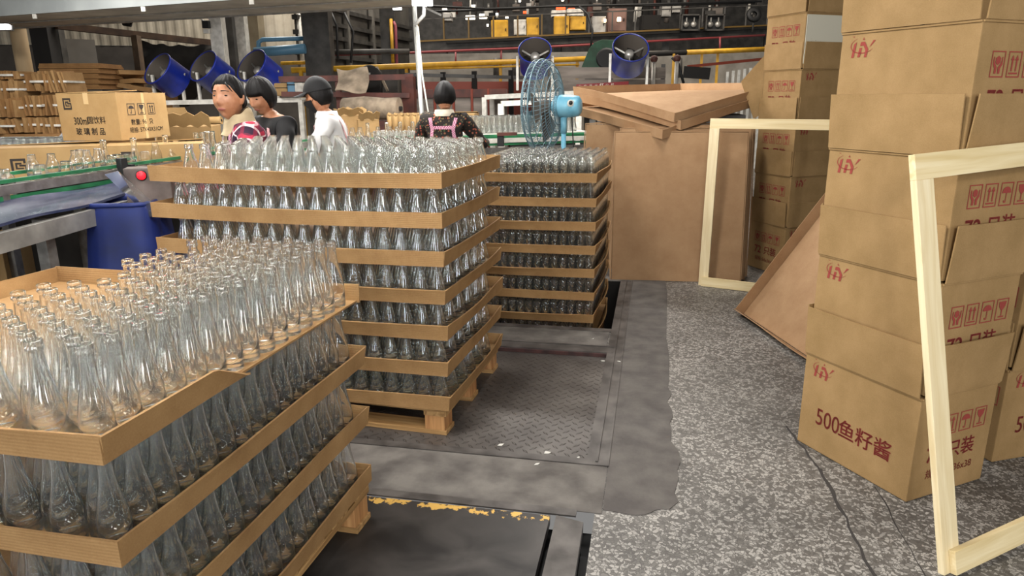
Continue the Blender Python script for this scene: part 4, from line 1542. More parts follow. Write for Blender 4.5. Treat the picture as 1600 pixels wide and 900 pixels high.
t = thing('guard_rail', 'long yellow pipe guard rail across the hall in front of the machines', 'rail', gz(at(455, 112, 11), 0))
o = Vector(t.location)
MB().tube([at(455, 110, 11) - o, at(640, 103, 11.4) - o, at(1012, 88, 12.4) - o], 0.045, 10).build('top_pipe', M['yellow'], t)
MB().tube([at(1012, 85, 12.4) - o, at(1072, 82, 12.6) - o], 0.045, 10).build('top_pipe', M['dark'], t)
MB().tube([at(1072, 82, 12.6) - o, at(1195, 77, 13) - o], 0.045, 10).build('top_pipe', M['yellow'], t)
MB().tube([at(640, 108, 11.4) - o, at(905, 101, 12.1) - o], 0.016, 8).build('lower_pipe', M['yellow'], t)
for px, py, d in ((470, 110, 11), (635, 104, 11.4), (782, 98, 11.8), (902, 95, 12.1), (1053, 84, 12.5), (1097, 81, 12.7), (1122, 80, 12.8)):
    p = at(px, py, d) - o
    MB().bar(gz(p, 0), p, 0.045, 0.045).build('post', M['yellow'], t)
pipe('blue_pipe', [(404, 78, 11), (404, 66, 11), (410, 62, 11), (477, 60, 11)], 0.035, M['pipe_blue'], 'thin blue pipe bending up beside the grey column', 'pipe')
pipe('blue_pipe', [(398, 82, 10.8), (477, 76, 10.8)], 0.075, M['pipe_blue'], 'thick blue pipe running level behind the third drum fan', 'pipe')
pipe('white_pipe', [(466, 22, 11.5), (475, 120, 11.5)], 0.035, M['white_paint'], 'slim white standpipe beside the blue pipes', 'pipe')
pipe('yellow_pipe', [(440, 99, 11.3), (502, 97, 11.0)], 0.03, M['yellow'], 'short yellow pipe behind the blue pipes', 'pipe')
pipe('red_pipe', [(512, 86, 12.5), (650, 82, 13), (820, 75, 13.5), (1195, 55, 14.5)], 0.022, flat('red_pipe_paint', '#8b3b3c', 0.5), 'thin red pipe running under the machine platform', 'pipe')
pipe('grey_pipe', [(490, 82, 12), (640, 80, 12)], 0.045, M['steel_dk'], 'grey pipe running level along the sheet-clad shed', 'pipe')
pipe('yellow_pipe', [(611, 30, 12.4), (614, 98, 12.4)], 0.03, M['yellow'], 'upright yellow pipe against the dark shed column', 'pipe')
pipe('red_pipe', [(615, 34, 12.4), (618, 40, 12.4), (620, 100, 12.4)], 0.025, flat('rose_pipe_paint', '#9a4a55', 0.5), 'upright rose red pipe bent over at the top', 'pipe')
for k, (x, y0, y1) in enumerate(((712, 79, 100), (783, 76, 98), (1125, 58, 80))):
    pipe('pipe_hanger', [(x, y0, 13.4), (x, y1, 13.4)], 0.018, flat('red_hanger', '#7d3336', 0.5), 'slim red hanger under the thin red pipe', 'pipe hanger', 'red pipe hangers')

# red oxide frame
t = thing('steel_gantry', 'red-brown steel frame standing behind the cardboard boxes and cloth rolls', 'frame', gz(at(640, 180, 8.9), 0))
o = Vector(t.location)
MB().bar(at(436, 124, 8.8) - o, at(646, 120, 9) - o, 0.06, 0.07).build('top_beam', M['red_steel'], t)
MB().bar(at(440, 147, 8.8) - o, at(640, 149, 9) - o, 0.05, 0.06).build('lower_beam', M['red_steel'], t)
MB().bar(gz(at(638, 120, 9) - o, 0), at(638, 120, 9) - o, 0.16, 0.1).build('post', M['red_steel'], t)
MB().bar(gz(at(528, 122, 8.9) - o, 0), at(528, 122, 8.9) - o, 0.06, 0.06).build('post', M['red_steel'], t)
# cloth, rolls and disc
t = thing('cloth_roll', 'thick tan cloth roll lying level on the red-brown frame', 'cloth roll', at(582, 170, 8.4))
MB().tube([(-0.36, 0, 0), (-0.1, 0, 0.01), (0.15, 0, 0.0), (0.34, 0, 0)], [0.125, 0.135, 0.125, 0.13], 24).build('roll', M['fabric_tan'], t)
MB().tube([(-0.385, 0, 0), (0.37, 0, 0)], 0.03, 10).build('core', M['dark'], t)
rows = []
for i in range(13):
    u = i / 12
    rows.append([at(526 + 48 * u + 3 * math.sin(j), 108 + 9 * j + 3 * math.sin(5 * u + j), 8.6 - 0.05 * j) for j in range(5)])
tag(MB().grid(rows, 0, 0.01).build('dust_sheet', M['fabric_tan']), 'tan dust sheet thrown over the machine beside the dark disc', 'cloth')
t = thing('machine_disc', 'dark round machine cover rising behind the tan dust sheet', 'machine', at(578, 123, 9.3))
MB().box((-0.06, -0.05, -t.location.z), (0.06, 0.05, -0.15)).build('stand', M['steel_dk'], t)
qd = (-FW * 0.95 - RT * 0.2).to_track_quat('Z', 'Y').to_matrix().to_4x4()
MB().lathe([(0, 0.06), (0.14, 0.06), (0.17, 0.045), (0.17, -0.05), (0, -0.05)], 30, mat=qd).build('disc', M['dark'], t)
MB().box((-0.17, -0.30, -0.05), (0.17, 0.0, 0.05), mat=qd).build('lower_guard', M['dark'], t)
MB().box((-0.02, 0.03, 0.06), (0.03, 0.06, 0.066), mat=qd).build('plate', M['steel_lt'], t)
MB().bar(Vector((0.1, 0, 0.15)), Vector((0.24, 0, -0.16)), 0.03, 0.03).build('belt_guard', M['fabric_tan'], t)
p = at(582, 190, 8.6)
MB().box((p.x - 0.5, p.y - 0.2, 0), (p.x + 0.5, p.y + 0.3, at(582, 186, 8.4).z - 0.02)).build('cloth_bench', M['red_steel'], label='dark red bench under the tan cloth roll', cat='bench')

# grey panel machine with red slats, grey boards, banner
a, b_ = at(648, 140, 9.6), at(792, 138, 9.9)
t = thing('panel_screen', 'grey panelled screen with thin red uprights behind the worker in flowered jacket', 'screen', gz(a, 0))
o = Vector((a.x, a.y, 0))
MB().bar(gz(a - o, a.z / 2), gz(b_ - o, a.z / 2), 0.04, a.z).build('panel', M['board_gr'], t)
for u in (0.22, 0.42, 0.62, 0.8):
    p = a.lerp(b_, u) - o + Vector((0, -0.04, 0))
    MB().bar(gz(p, 0), p, 0.03, 0.03).build('upright', M['red_paint'], t)
MB().bar(a - o + Vector((0, -0.03, -0.06)), b_ - o + Vector((0, -0.03, -0.06)), 0.03, 0.11).build('rust_band', M['red_steel'], t)
a, b_ = at(640, 128, 10.6), at(830, 122, 11)
t = thing('machine_cabinet', 'long brick red machine cabinet with dark posts behind the grey screen', 'machine', gz(a, 0))
o = Vector((a.x, a.y, 0))
MB().bar(gz(a - o, a.z / 2), gz(b_ - o, a.z / 2), 0.3, a.z).build('body', M['red_paint'], t)
for u in (0.1, 0.3, 0.55, 0.85):
    p = a.lerp(b_, u) - o + Vector((0, -0.2, 0.12))
    MB().bar(gz(p, 0), p, 0.07, 0.06).build('post', M['dark'], t)
MB().bar(a - o + Vector((0, -0.2, 0.1)), b_ - o + Vector((0, -0.2, 0.0)), 0.06, 0.05).build('rail', M['steel_dk'], t)
a, b_ = at(868, 105, 10.0), at(1040, 100, 10.3)
t = thing('board_wall', 'weathered grey board partition behind the two drum fans', 'partition', gz(a, 0))
o = Vector((a.x, a.y, 0))
for k in range(4):
    z = a.z - 0.08 - 0.165 * k
    MB().bar(gz(a - o, z), gz(b_ - o, z), 0.04, 0.155).build('board', M['board_gr'], t)
for u in (0.02, 0.5, 0.98):
    p = a.lerp(b_, u) - o + Vector((0, 0.05, 0))
    MB().bar(gz(p, 0), p, 0.06, 0.06).build('post', M['steel_dk'], t)
a, b_ = at(1040, 108, 10.4), at(1200, 118, 10.8)
t = thing('machine_housing', 'grey machine housing with a slatted screen and a dark top beside the far carton stack', 'machine', gz(a, 0))
o = Vector((a.x, a.y, 0))
MB().bar(gz(a - o, 0.5) + Vector((0.2, 0, 0)), gz(a - o, 0.5) + Vector((0.85, 0, 0)), 0.4, 1.0).build('housing', M['wall_gr'], t)
MB().bar(a - o + Vector((0.25, -0.25, -0.05)), a - o + Vector((0.62, -0.25, -0.08)), 0.1, 0.16).build('dark_cover', M['dark'], t)
for k in range(7):
    p = at(1137 + 9 * k, 112 - 1.5 * k, 10.0) - o
    MB().bar(gz(p, 0.3), p, 0.035, 0.03).build('slat', M['white_paint'], t)
MB().bar(at(1075, 104, 10.2) - o, at(1195, 92, 10.4) - o, 0.06, 0.04).build('rail', M['red_paint'], t)
MB().tube([at(1050, 90, 10.2) - o, at(1060, 100, 10.2) - o, at(1068, 130, 10.2) - o], 0.02, 8).build('hose', M['black'], t)
for px, py in ((1022, 92), (1058, 91)):
    t = thing('lever_post', 'short rusty post with a round knob in front of the yellow rail', 'post', gz(at(px, py, 10.1), 0), 0, 'rusty knob posts')
    h_ = at(px, py, 10.1).z
    MB().tube([(0, 0, 0), (0, 0, h_)], 0.03, 10).build('post', M['steel_lt'], t)
    MB().lathe([(0, 0.05), (0.04, 0.04), (0.055, 0), (0.04, -0.04), (0, -0.05)], 14, mat=Matrix.Translation((0, 0, h_))).build('knob', M['red_steel'], t)
# banner
a, b_ = at(900, 141, 9.35), at(982, 136, 9.45)
t = thing('banner_sign', 'dark red sign with white characters leaning on the white fan bench', 'sign', a)
u = (b_ - a)
v = Vector((0, 0.02, 0.075))
MB().add([Vector(), u, u + v, v, Vector((0, 0.015, 0)), u + Vector((0, 0.015, 0)), u + v + Vector((0, 0.015, 0)), v + Vector((0, 0.015, 0))], [(0, 1, 2, 3), (7, 6, 5, 4), (0, 4, 5, 1), (1, 5, 6, 2), (2, 6, 7, 3), (3, 7, 4, 0)]).build('board', flat('dark_red_sign', '#6e1a1c', 0.5), t)
pr = Print(v * 0.5 + Vector((0, -0.004, 0)), u.normalized(), v.normalized())
for k, ch in enumerate('山东县水红火机'):
    pr.text(ch, 0.05 + 0.075 * k, 0.0, 0.05 if ch != '红' else 0.062, bold=0.01 if ch != '红' else 0.03)
pr.build('sign_lettering', flat('cream_lettering', '#d8cfc0', 0.6), t, label='cream lettering')

# green blower
c = at(936, 88, 11.2)
t = thing('blower', 'green blower casing with a dark round intake behind the drum fans', 'machine', gz(c, 0))
o = Vector((c.x, c.y, 0))
qb = Matrix.Translation(c - o) @ (-FW).to_track_quat('Z', 'Y').to_matrix().to_4x4()
grn = noise_mat('dark_green_casing', '#1c3a27', '#27513a', 6, 0.5)
MB().poly([(-0.30, -0.22), (0.32, -0.22), (0.32, 0.26), (0.05, 0.27), (-0.08, 0.22), (-0.16, 0.12)], 0, 0.25, mat=qb @ Matrix.Translation((0, 0, -0.25))).build('casing', grn, t, bevel=0.01)
MB().lathe([(0.17, 0.0), (0.17, 0.02), (0.13, 0.025), (0, 0.01)], 28, mat=qb @ Matrix.Translation((0.12, -0.04, 0))).build('intake', M['black'], t)
MB().bar(gz(c - o, 0), gz(c - o, c.z - 0.2), 0.4, 0.4).build('stand', M['steel_dk'], t)

# pale low wall behind the rail
a, b_ = at(640, 100, 13.6), at(1260, 80, 15)
mb = MB().grid([[gz(a, 0), gz(a, a.z + 0.18)], [gz(b_, 0), gz(b_, b_.z + 0.05)]])
struct('wall_pale', mb, noise_mat('pale_block_wall', '#77726a', '#98938a', 3, 0.8, detail=6))
for k, px in enumerate((777, 806, 1010, 1060)):
    pipe('grey_duct', [(px, 92, 13.3), (px, 120, 13.3)], 0.075, M['steel_dk'], 'stubby dark duct standing before the pale block wall', 'duct', 'stubby dark ducts')

# machine platform
a, b_ = at(655, 73, 14.2), at(1230, 46, 15.6)
t = thing('machine_platform', 'dark steel machine platform spanning the back of the hall with a handrail', 'platform', gz(a, 0))
o = Vector((a.x, a.y, 0))
MB().bar(a - o, b_ - o, 0.08, 0.17).build('edge_beam', M['steel_dk'], t)
MB().bar(a - o + Vector((0.1, 1.2, 0.07)), b_ - o + Vector((0.1, 1.2, 0.07)), 2.4, 0.03).build('deck', M['dark'], t)
MB().bar(a - o + Vector((0, -0.06, 0.1)), b_ - o + Vector((0, -0.06, 0.1)), 0.03, 0.03).build('toe_bar', flat('ochre_bar', '#6e5320', 0.6), t)
MB().bar(a - o + Vector((0, 0, 0.52)), b_ - o + Vector((0, 0, 0.52)), 0.025, 0.025).build('hand_rail', M['steel_dk'], t)
for k in range(17):
    p = a.lerp(b_, k / 16) - o
    MB().bar(p, p + Vector((0, 0, 0.52)), 0.03, 0.03).build('rail_post', flat('ochre_post', '#5f4a24', 0.6) if k < 7 else M['steel_dk'], t)
for u in (0.05, 0.35, 0.65, 0.95):
    p = a.lerp(b_, u) - o + Vector((0, 0.3, 0))
    MB().bar(gz(p, 0), p, 0.15, 0.15).build('support', M['steel_dk'], t)


def cab(px0, py0, px1, py1, d, mat, label, name='control_cabinet', cat='cabinet', dep=0.3, group=None, door=True):
    p, q = at(px0, py1, d), at(px1, py0, d)
    w = (q - p).dot(RT0)
    h = q.z - p.z
    t = thing(name, label, cat, p, math.radians(YAW), group)
    MB().box((0, 0, 0), (w, dep, h)).build('body', mat, t, bevel=0.006)
    if door:
        MB().box((w * 0.08, -0.012, h * 0.06), (w * 0.92, -0.001, h * 0.94)).build('door', mat, t, bevel=0.003)
        MB().box((w * 0.82, -0.03, h * 0.45), (w * 0.87, -0.012, h * 0.58)).build('handle', M['dark'], t)
    return t


cab(768, 32, 794, 63, 14.6, M['yellow'], 'broad yellow cabinet at the left end of the platform')
cab(803, 31, 822, 55, 14.7, M['white_paint'], 'white cabinet beside a narrow yellow one on the platform')
cab(823, 28, 842, 56, 14.7, M['yellow'], 'narrow yellow cabinet next to the white one on the platform')
cab(866, 26, 889, 58, 14.8, M['yellow'], 'tall yellow cabinet in the middle of the platform')
cab(891, 26, 915, 47, 14.8, M['yellow'], 'short yellow cabinet hung high beside the tall one')
cab(862, 16, 884, 26, 15.2, M['white_paint'], 'small pale box above the tall yellow cabinet', 'machine_box', 'box')
cab(886, 14, 912, 25, 15.3, M['white_paint'], 'pale box with a slanted lid above the short yellow cabinet', 'machine_box', 'box')
cab(692, 20, 706, 33, 14.6, M['steel_lt'], 'small grey switch box on the platform handrail', 'switch_box', 'box')
cab(925, 26, 946, 52, 14.9, M['steel_lt'], 'grey tank panel beside the bright warm lamp', 'machine_box', 'box')
cab(950, 14, 978, 50, 15.2, noise_mat('rosy_panel', '#6d5148', '#8a6a5e', 3, 0.7), 'large rosy panel glowing by the furnace lamp', 'furnace_screen', 'panel')
cab(1002, 24, 1032, 48, 15.0, M['dark'], 'black machine block beneath the furnace mouth', 'forming_machine', 'machine')
cab(1034, 8, 1048, 26, 15.2, M['steel_lt'], 'upright pale cylinder block on the forming machine', 'machine_box', 'box')
cab(1050, 8, 1064, 20, 15.2, M['steel_lt'], 'pale square box beside the upright cylinder block', 'machine_box', 'box')
for k, px in enumerate((1064, 1102)):
    t = thing('gauge_bay', 'dark framed bay of two round gauges, ' + ('beside the black machine block' if k == 0 else 'nearest the far carton stack'), 'machine', at(px, 48, 14.9), math.radians(YAW))
    for (x0, x1, z0, z1) in ((0, 0.4, 0, 0.03), (0, 0.4, 0.30, 0.33), (0, 0.03, 0, 0.33), (0.37, 0.4, 0, 0.33)):
        MB().box((x0, 0, z0), (x1, 0.1, z1)).build('frame_bar', M['steel_dk'], t)
    MB().box((0.0, 0.1, 0.0), (0.4, 0.12, 0.33)).build('back_panel', M['black'], t)
    for gx in (0.12, 0.28):
        MB().lathe([(0.058, 0), (0.058, 0.03), (0, 0.034)], 20, mat=Matrix.Translation((gx, 0.09, 0.13)) @ Matrix.Rotation(math.radians(90), 4, 'X')).build('gauge', M['steel_lt'], t)
        MB().box((gx - 0.012, 0.05, 0.18), (gx + 0.012, 0.08, 0.27)).build('gauge_pipe', M['steel_lt'], t)
t = thing('hose_reel', 'black round hose reel beside the far carton stack on the platform', 'reel', at(1178, 23, 14.8))
MB().lathe([(0.06, 0.03), (0.14, 0.05), (0.16, 0), (0.14, -0.05), (0.06, -0.03)], 26, mat=(-FW).to_track_quat('Z', 'Y').to_matrix().to_4x4()).build('reel', M['black'], t)
MB().tube([(0, 0, 0), (0.0, 0, -0.35)], 0.02, 8).build('stand', M['steel_dk'], t)
rnd = random.Random(5)
kinds_ = (M['steel_lt'], M['steel_dk'], M['dark'], M['board_gr'], M['white_paint'], M['red_steel'])
for k in range(46):                                           # pipework and valves of the forming line
    px, py = rnd.uniform(672, 1185), rnd.uniform(2, 36)
    d = rnd.uniform(15.6, 17.5)
    if rnd.random() < 0.55:
        p = at(px, py, d)
        ob = MB().tube([(0, 0, 0), (rnd.uniform(-0.05, 0.05), 0, rnd.uniform(0.2, 0.55))], rnd.uniform(0.02, 0.06), 8).build('machine_pipe', rnd.choice(kinds_), loc=p)
        tag(ob, 'upright pipe of the crowded forming line on the platform', 'pipe', 'pipes of the forming line')
    else:
        p = at(px, py, d)
        w, h = rnd.uniform(0.1, 0.3), rnd.uniform(0.1, 0.3)
        t = thing('machine_block', 'boxy unit of the crowded forming line on the platform', 'machine', p, 0.2, 'blocks of the forming line')
        MB().box((0, 0, 0), (w, 0.2, h)).build('body', rnd.choice(kinds_), t, bevel=0.01)
        MB().tube([(w * 0.5, 0.1, h), (w * 0.5, 0.1, h + 0.12)], 0.03, 8).build('outlet', rnd.choice(kinds_), t)
for k, (px, py, w, h) in enumerate(((823, 20, 0.17, 0.05), (876, 14, 0.22, 0.06), (893, 16, 0.16, 0.08), (1016, 10, 0.18, 0.05))):
    glow('furnace_mouth', px, py, 16.6, w, h, M['glow_orange'], 'orange glow of a furnace opening, %s' % ('beside the narrow yellow cabinet', 'above the tall yellow cabinet', 'behind the pale slanted box', 'over the black machine block')[k], 'furnace')
glow('work_lamp', 967, 31, 14.6, 0.08, 0.08, M['glow_warm'], 'glaring warm work lamp on the rosy panel', 'lamp', hang=False)
glow('work_lamp', 945, 33, 14.8, 0.045, 0.06, M['glow_warm'], 'smaller warm work lamp beside the rosy panel', 'lamp', hang=False)
for k, (px, py, w, h) in enumerate(((735, 28, 0.24, 0.1), (755, 26, 0.2, 0.12), (773, 24, 0.18, 0.09), (740, 10, 0.18, 0.05), (695, 15, 0.12, 0.03), (762, 40, 0.05, 0.05), (792, 28, 0.08, 0.03), (812, 2, 0.06, 0.05), (879, 1, 0.06, 0.04), (427, 45, 0.1, 0.03), (446, 45, 0.1, 0.03), (410, 33, 0.08, 0.03), (437, 32, 0.1, 0.03), (460, 30, 0.08, 0.03))):
    glow('hall_lamp', px, py, 17.8, w, h, M['glow_soft'], 'bright ceiling lamp of the hall seen far behind the platform', 'lamp', 'far ceiling lamps')
for k, pts in enumerate((((640, 8, 12), (760, 14, 12.5), (860, 10, 13), (1000, 7, 13.5), (1190, 2, 14)), ((680, 18, 12.5), (800, 14, 13), (880, 8, 13.3), (1010, 9, 13.8), (1180, 4, 14)), ((905, 10, 12.8), (918, 22, 12.8), (926, 48, 12.8), (923, 75, 12.8)), ((515, 14, 11.3), (526, 40, 11.3), (528, 95, 11.3)), ((538, 20, 11.6), (552, 50, 11.6), (548, 98, 11.6)))):
    pipe('cable', pts, 0.02, M['black'], ('long black cable sagging across the top of the hall', 'second black cable slung below the first one', 'black hose drooping down past the blower', 'black cable running down the shed wall', 'looped black cable on the shed girts')[k], 'cable')

# ------------------------------------------------------------------ sorting conveyor on the left
cA, cB = atz(-60, 290.6, 0.985), atz(330, 238, 0.985)
dirc = (cB - cA).normalized()
nrmc = Vector((dirc.y, -dirc.x, 0))             # toward the camera side
t = thing('conveyor', 'bottle conveyor with green guide rails running past the big cartons', 'conveyor', gz(cA, 0))
o = Vector((cA.x, cA.y, 0))
Lc = (cB - cA).length + 1.6


def along(s, side=0.0, z=0.88):
    p = cA + dirc * s + nrmc * side
    return gz(p, z + 0.105) - o


MB().bar(along(-1, -0.10, 0.83), along(Lc, -0.10, 0.83), 0.16, 0.02).build('belt', M['steel_dk'], t)
MB().bar(along(-1, 0.01, 0.875), along(Lc, 0.01, 0.875), 0.015, 0.018).build('guide_rail', M['green'], t)
MB().bar(along(-1, 0.012, 0.835), along(Lc, 0.012, 0.835), 0.02, 0.045).build('side_profile', M['alu'], t)
MB().bar(along(-1, 0.012, 0.795), along(Lc, 0.012, 0.795), 0.015, 0.022).build('guide_rail', M['green'], t)
MB().bar(along(-1, -0.20, 0.885), along(Lc, -0.20, 0.885), 0.015, 0.018).build('guide_rail', M['green'], t)
for s in (0.2, 1.35, 2.5):
    for sd in (-0.18, 0.0):
        MB().bar(along(s, sd, 0), along(s, sd, 0.82), 0.04, 0.04).build('leg', M['alu'], t)
s_cl = ((atz(178, 258, 0.985) - cA).dot(dirc))
MB().bar(along(s_cl, 0.04, 0.76), along(s_cl, 0.04, 0.92), 0.035, 0.05).build('rail_clamp', M['black'], t)
MB().bar(along(s_cl + 0.06, 0.05, 0.78), along(s_cl + 0.06, 0.05, 0.88), 0.03, 0.03).build('rail_clamp', M['black'], t)

meJ = lathe_mesh('juice_bottle', OUT_JUICE, 0.0028, 0.006, 20, M['glass'])
meR = lathe_mesh('glass_jar', OUT_JAR, 0.0028, 0.006, 20, M['glass'])
meT = lathe_mesh('tall_bottle', OUT_TALL, 0.0028, 0.006, 20, M['glass'])
meS = lathe_mesh('flask', [(r * 1.12, z * 0.95) for r, z in OUT_SQUARE], 0.003, 0.007, 20, M['glass'])
KM = {'J': ('juice_bottle', meJ, 'round-shouldered glass bottle'), 'R': ('glass_jar', meR, 'squat wide-mouthed glass jar'), 'T': ('tall_bottle', meT, 'tall thin-necked glass bottle'), 'S': ('flask', meS, 'straight-sided glass bottle')}
for k, (px, kd, side) in enumerate(((52, 'J', -0.13), (62, 'R', -0.05), (83, 'J', -0.08), (104, 'R', -0.08), (120, 'J', -0.13), (128, 'J', -0.16), (139, 'J', -0.07), (156, 'J', -0.09), (167, 'T', -0.14), (177, 'R', -0.1), (186, 'R', -0.12), (200, 'R', -0.07), (214, 'T', -0.1), (229, 'R', -0.1), (247, 'J', -0.1), (264, 'T', -0.12), (271, 'R', -0.04), (280, 'J', -0.1), (300, 'J', -0.08), (312, 'T', -0.1), (322, 'T', -0.08), (330, 'T', -0.12), (338, 'T', -0.1), (316, 'J', -0.15))):
    r0 = atz(px, 262, 0.955)
    # where the sight line of this bottle meets its lane on the belt
    dv = Vector((r0.x, r0.y, 0))
    A_ = cA + nrmc * side
    den = dirc.x * dv.y - dirc.y * dv.x
    s = (-A_.x * dv.y + A_.y * dv.x) / den
    p = gz(A_ + dirc * s, 0.9455)
    nm, me, lab = KM[kd]
    ob = put(nm, me, loc=p, rot=(0, 0, k))
    tag(ob, lab + ' riding on the green-railed conveyor', 'bottle', 'bottles riding the green-railed conveyor (%s)' % nm)

# table under film beside the conveyor
t = thing('sorting_table', 'steel table with a blue film-covered top beside the conveyor', 'table', gz(cA, 0))
f0, f1 = along(-0.6, 0.06, 0.78), along(s_cl + 0.35, 0.06, 0.78)
g0, g1 = along(-0.6, 0.50, 0.755), along(s_cl + 0.42, 0.26, 0.765)
rows = []
for i in range(20):
    u = i / 19
    rows.append([(f0.lerp(f1, u)).lerp(g0.lerp(g1, u), j / 5) + Vector((0, 0, 0.006 * math.sin(17 * u + 2 * j))) for j in range(6)])
film = noise_mat('blue_film', '#14203f', '#484c60', 5, 0.18, detail=7, stretch=(2, 0.6, 1), lo=0.3, hi=0.6)
MB().grid(rows, 0, 0.012).build('table_top', film, t)
MB().bar(g0 + Vector((0, 0, -0.06)), g1 + Vector((0, 0, -0.06)), 0.04, 0.08).build('apron_bar', M['steel_lt'], t)
for u in (0.30, 0.62):
    p = g0.lerp(g1, u) - nrmc * 0.05
    MB().bar(gz(p, 0), p + Vector((0, 0, -0.02)), 0.055, 0.05).build('leg', M['alu'], t)
    p2 = f0.lerp(f1, u)
    MB().bar(gz(p2, 0), p2 + Vector((0, 0, -0.02)), 0.05, 0.05).build('leg', M['alu'], t)
MB().bar(gz(g0.lerp(g1, 0.62), 0.25), gz(f0.lerp(f1, 0.62), 0.25), 0.04, 0.03).build('brace', M['alu'], t)
for k, px in enumerate((5, 17)):
    p = atz(px, 306, 0.893)
    ob = put('flask', meS, loc=gz(p, 0.896), rot=(0, 0, k))
    tag(ob, 'straight-sided glass bottle standing on the blue film-covered table', 'bottle', 'bottles on the blue film-covered table')

# control box with red pilot lamp
p = at(226, 285, 3.5)
t = thing('control_box', 'grey control box with a lit red button under a bent clear guard', 'control box', p, 0.5)
MB().box((-0.09, 0, -0.17), (0.12, 0.12, 0.07)).build('housing', noise_mat('grimy_grey_box', '#3f342f', '#63564e', 9, 0.5), t, bevel=0.006)
MB().lathe([(0, 0.016), (0.017, 0.014), (0.022, 0), (0, 0)], 18, mat=Matrix.Translation((-0.01, -0.001, 0.035)) @ Matrix.Rotation(math.radians(90), 4, 'X')).build('red_button', M['glow_red'], t)
MB().lathe([(0.026, 0), (0.026, 0.004), (0.021, 0.006)], 18, mat=Matrix.Translation((-0.01, 0, 0.035)) @ Matrix.Rotation(math.radians(90), 4, 'X')).build('button_ring', M['black'], t)
MB().grid([[(-0.16, -0.04, 0.05), (0.02, -0.1, -0.16)], [(-0.09, -0.09, 0.07), (0.08, -0.12, -0.13)]], 0, 0.003, False).build('clear_guard', M['glass_small'], t)
MB().bar((0, 0.06, -1.2 + 0.5), (0, 0.06, -0.17), 0.06, 0.06).build('stand', M['steel_dk'], t)

# blue bin bag and shadowy things under the table
t = thing('blue_bin', 'deep blue cloth bin standing under the conveyor beyond the nearest pallet', 'bin', gz(at(216, 430, 3.65), 0), 0.3)
o2 = Vector(t.location)
blue = noise_mat('deep_blue_cloth', '#081747', '#0b2266', 4, 0.6)
rows = []
for i in range(25):
    a = 2 * math.pi * i / 24
    sq = 1 / max(abs(math.cos(a)), abs(math.sin(a)))
    k_ = min(sq, 1.25)
    rows.append([(0.15 * (1 + 0.45 * (1 - z)) * k_ * math.cos(a) + 0.012 * math.sin(5 * a + 6 * z), 0.15 * (1 + 0.45 * (1 - z)) * k_ * math.sin(a), 0.02 + 0.84 * z) for z in (0, 0.2, 0.4, 0.6, 0.8, 1.0)])
MB().grid(rows, 0, 0.006).build('cloth_side', blue, t)
MB().tube([(0.15 * min(1 / max(abs(math.cos(2 * math.pi * i / 24)), abs(math.sin(2 * math.pi * i / 24))), 1.25) * math.cos(2 * math.pi * i / 24), 0.15 * min(1 / max(abs(math.cos(2 * math.pi * i / 24)), abs(math.sin(2 * math.pi * i / 24))), 1.25) * math.sin(2 * math.pi * i / 24), 0.86) for i in range(25)], 0.012, 8).build('rim', blue, t)
MB().box((-0.2, -0.2, 0), (0.2, 0.2, 0.03)).build('bottom', blue, t)
for k, (px, py, d) in enumerate(((-95, 440, 3.2), (-62, 400, 3.5))):
    p = at(px, py, d)
    t = thing('cardboard_box', ('lower', 'upper')[k] + ' brown carton half hidden under the sorting table', 'box', gz(p, 0.0 if k == 0 else 0.36), 0.5)
    MB().box((-0.25, -0.2, 0), (0.25, 0.2, 0.35)).build('body', M['card_box'], t, bevel=0.004)
    MB().box((-0.25, -0.03, 0.35), (0.25, 0.03, 0.353)).build('tape', M['tape'], t)
# black sheet behind the legs, painting the shade under the conveyor
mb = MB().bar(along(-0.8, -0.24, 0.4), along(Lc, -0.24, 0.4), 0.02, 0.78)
ob = mb.build('shade_sheet', M['fabric_dk'], loc=o)
tag(ob, 'black sheet standing in for the shade behind the conveyor legs', 'sheet')


# ------------------------------------------------------------------ cartons by the conveyor
def plain_carton(label, loc, rz, w, d, h, marks=None, gap=False):
    t = thing('shipping_carton', label, 'box', loc, rz)
    MB().box((0, 0, 0), (w, d, h)).build('body', M['card_light'], t, bevel=0.004)
    MB().add([(0, 0, h), (w, 0, h), (w, d * 0.49, h + 0.004), (0, d * 0.49, h + 0.004), (0, 0, h + 0.004), (w, 0, h + 0.004), (w, d * 0.49, h + 0.008), (0, d * 0.49, h + 0.008)], [(0, 3, 2, 1), (4, 5, 6, 7), (0, 1, 5, 4), (1, 2, 6, 5), (2, 3, 7, 6), (3, 0, 4, 7)]).build('lid_flap', M['card_light'], t)
    MB().add([(0, d, h), (w, d, h), (w, d * 0.51, h + 0.02), (0, d * 0.51, h + 0.004), (0, d, h + 0.004), (w, d, h + 0.004), (w, d * 0.51, h + 0.026), (0, d * 0.51, h + 0.010)], [(3, 2, 1, 0), (7, 6, 5, 4), (4, 5, 1, 0), (5, 6, 2, 1), (6, 7, 3, 2), (7, 4, 0, 3)]).build('lid_flap', M['card_light'], t)
    return t


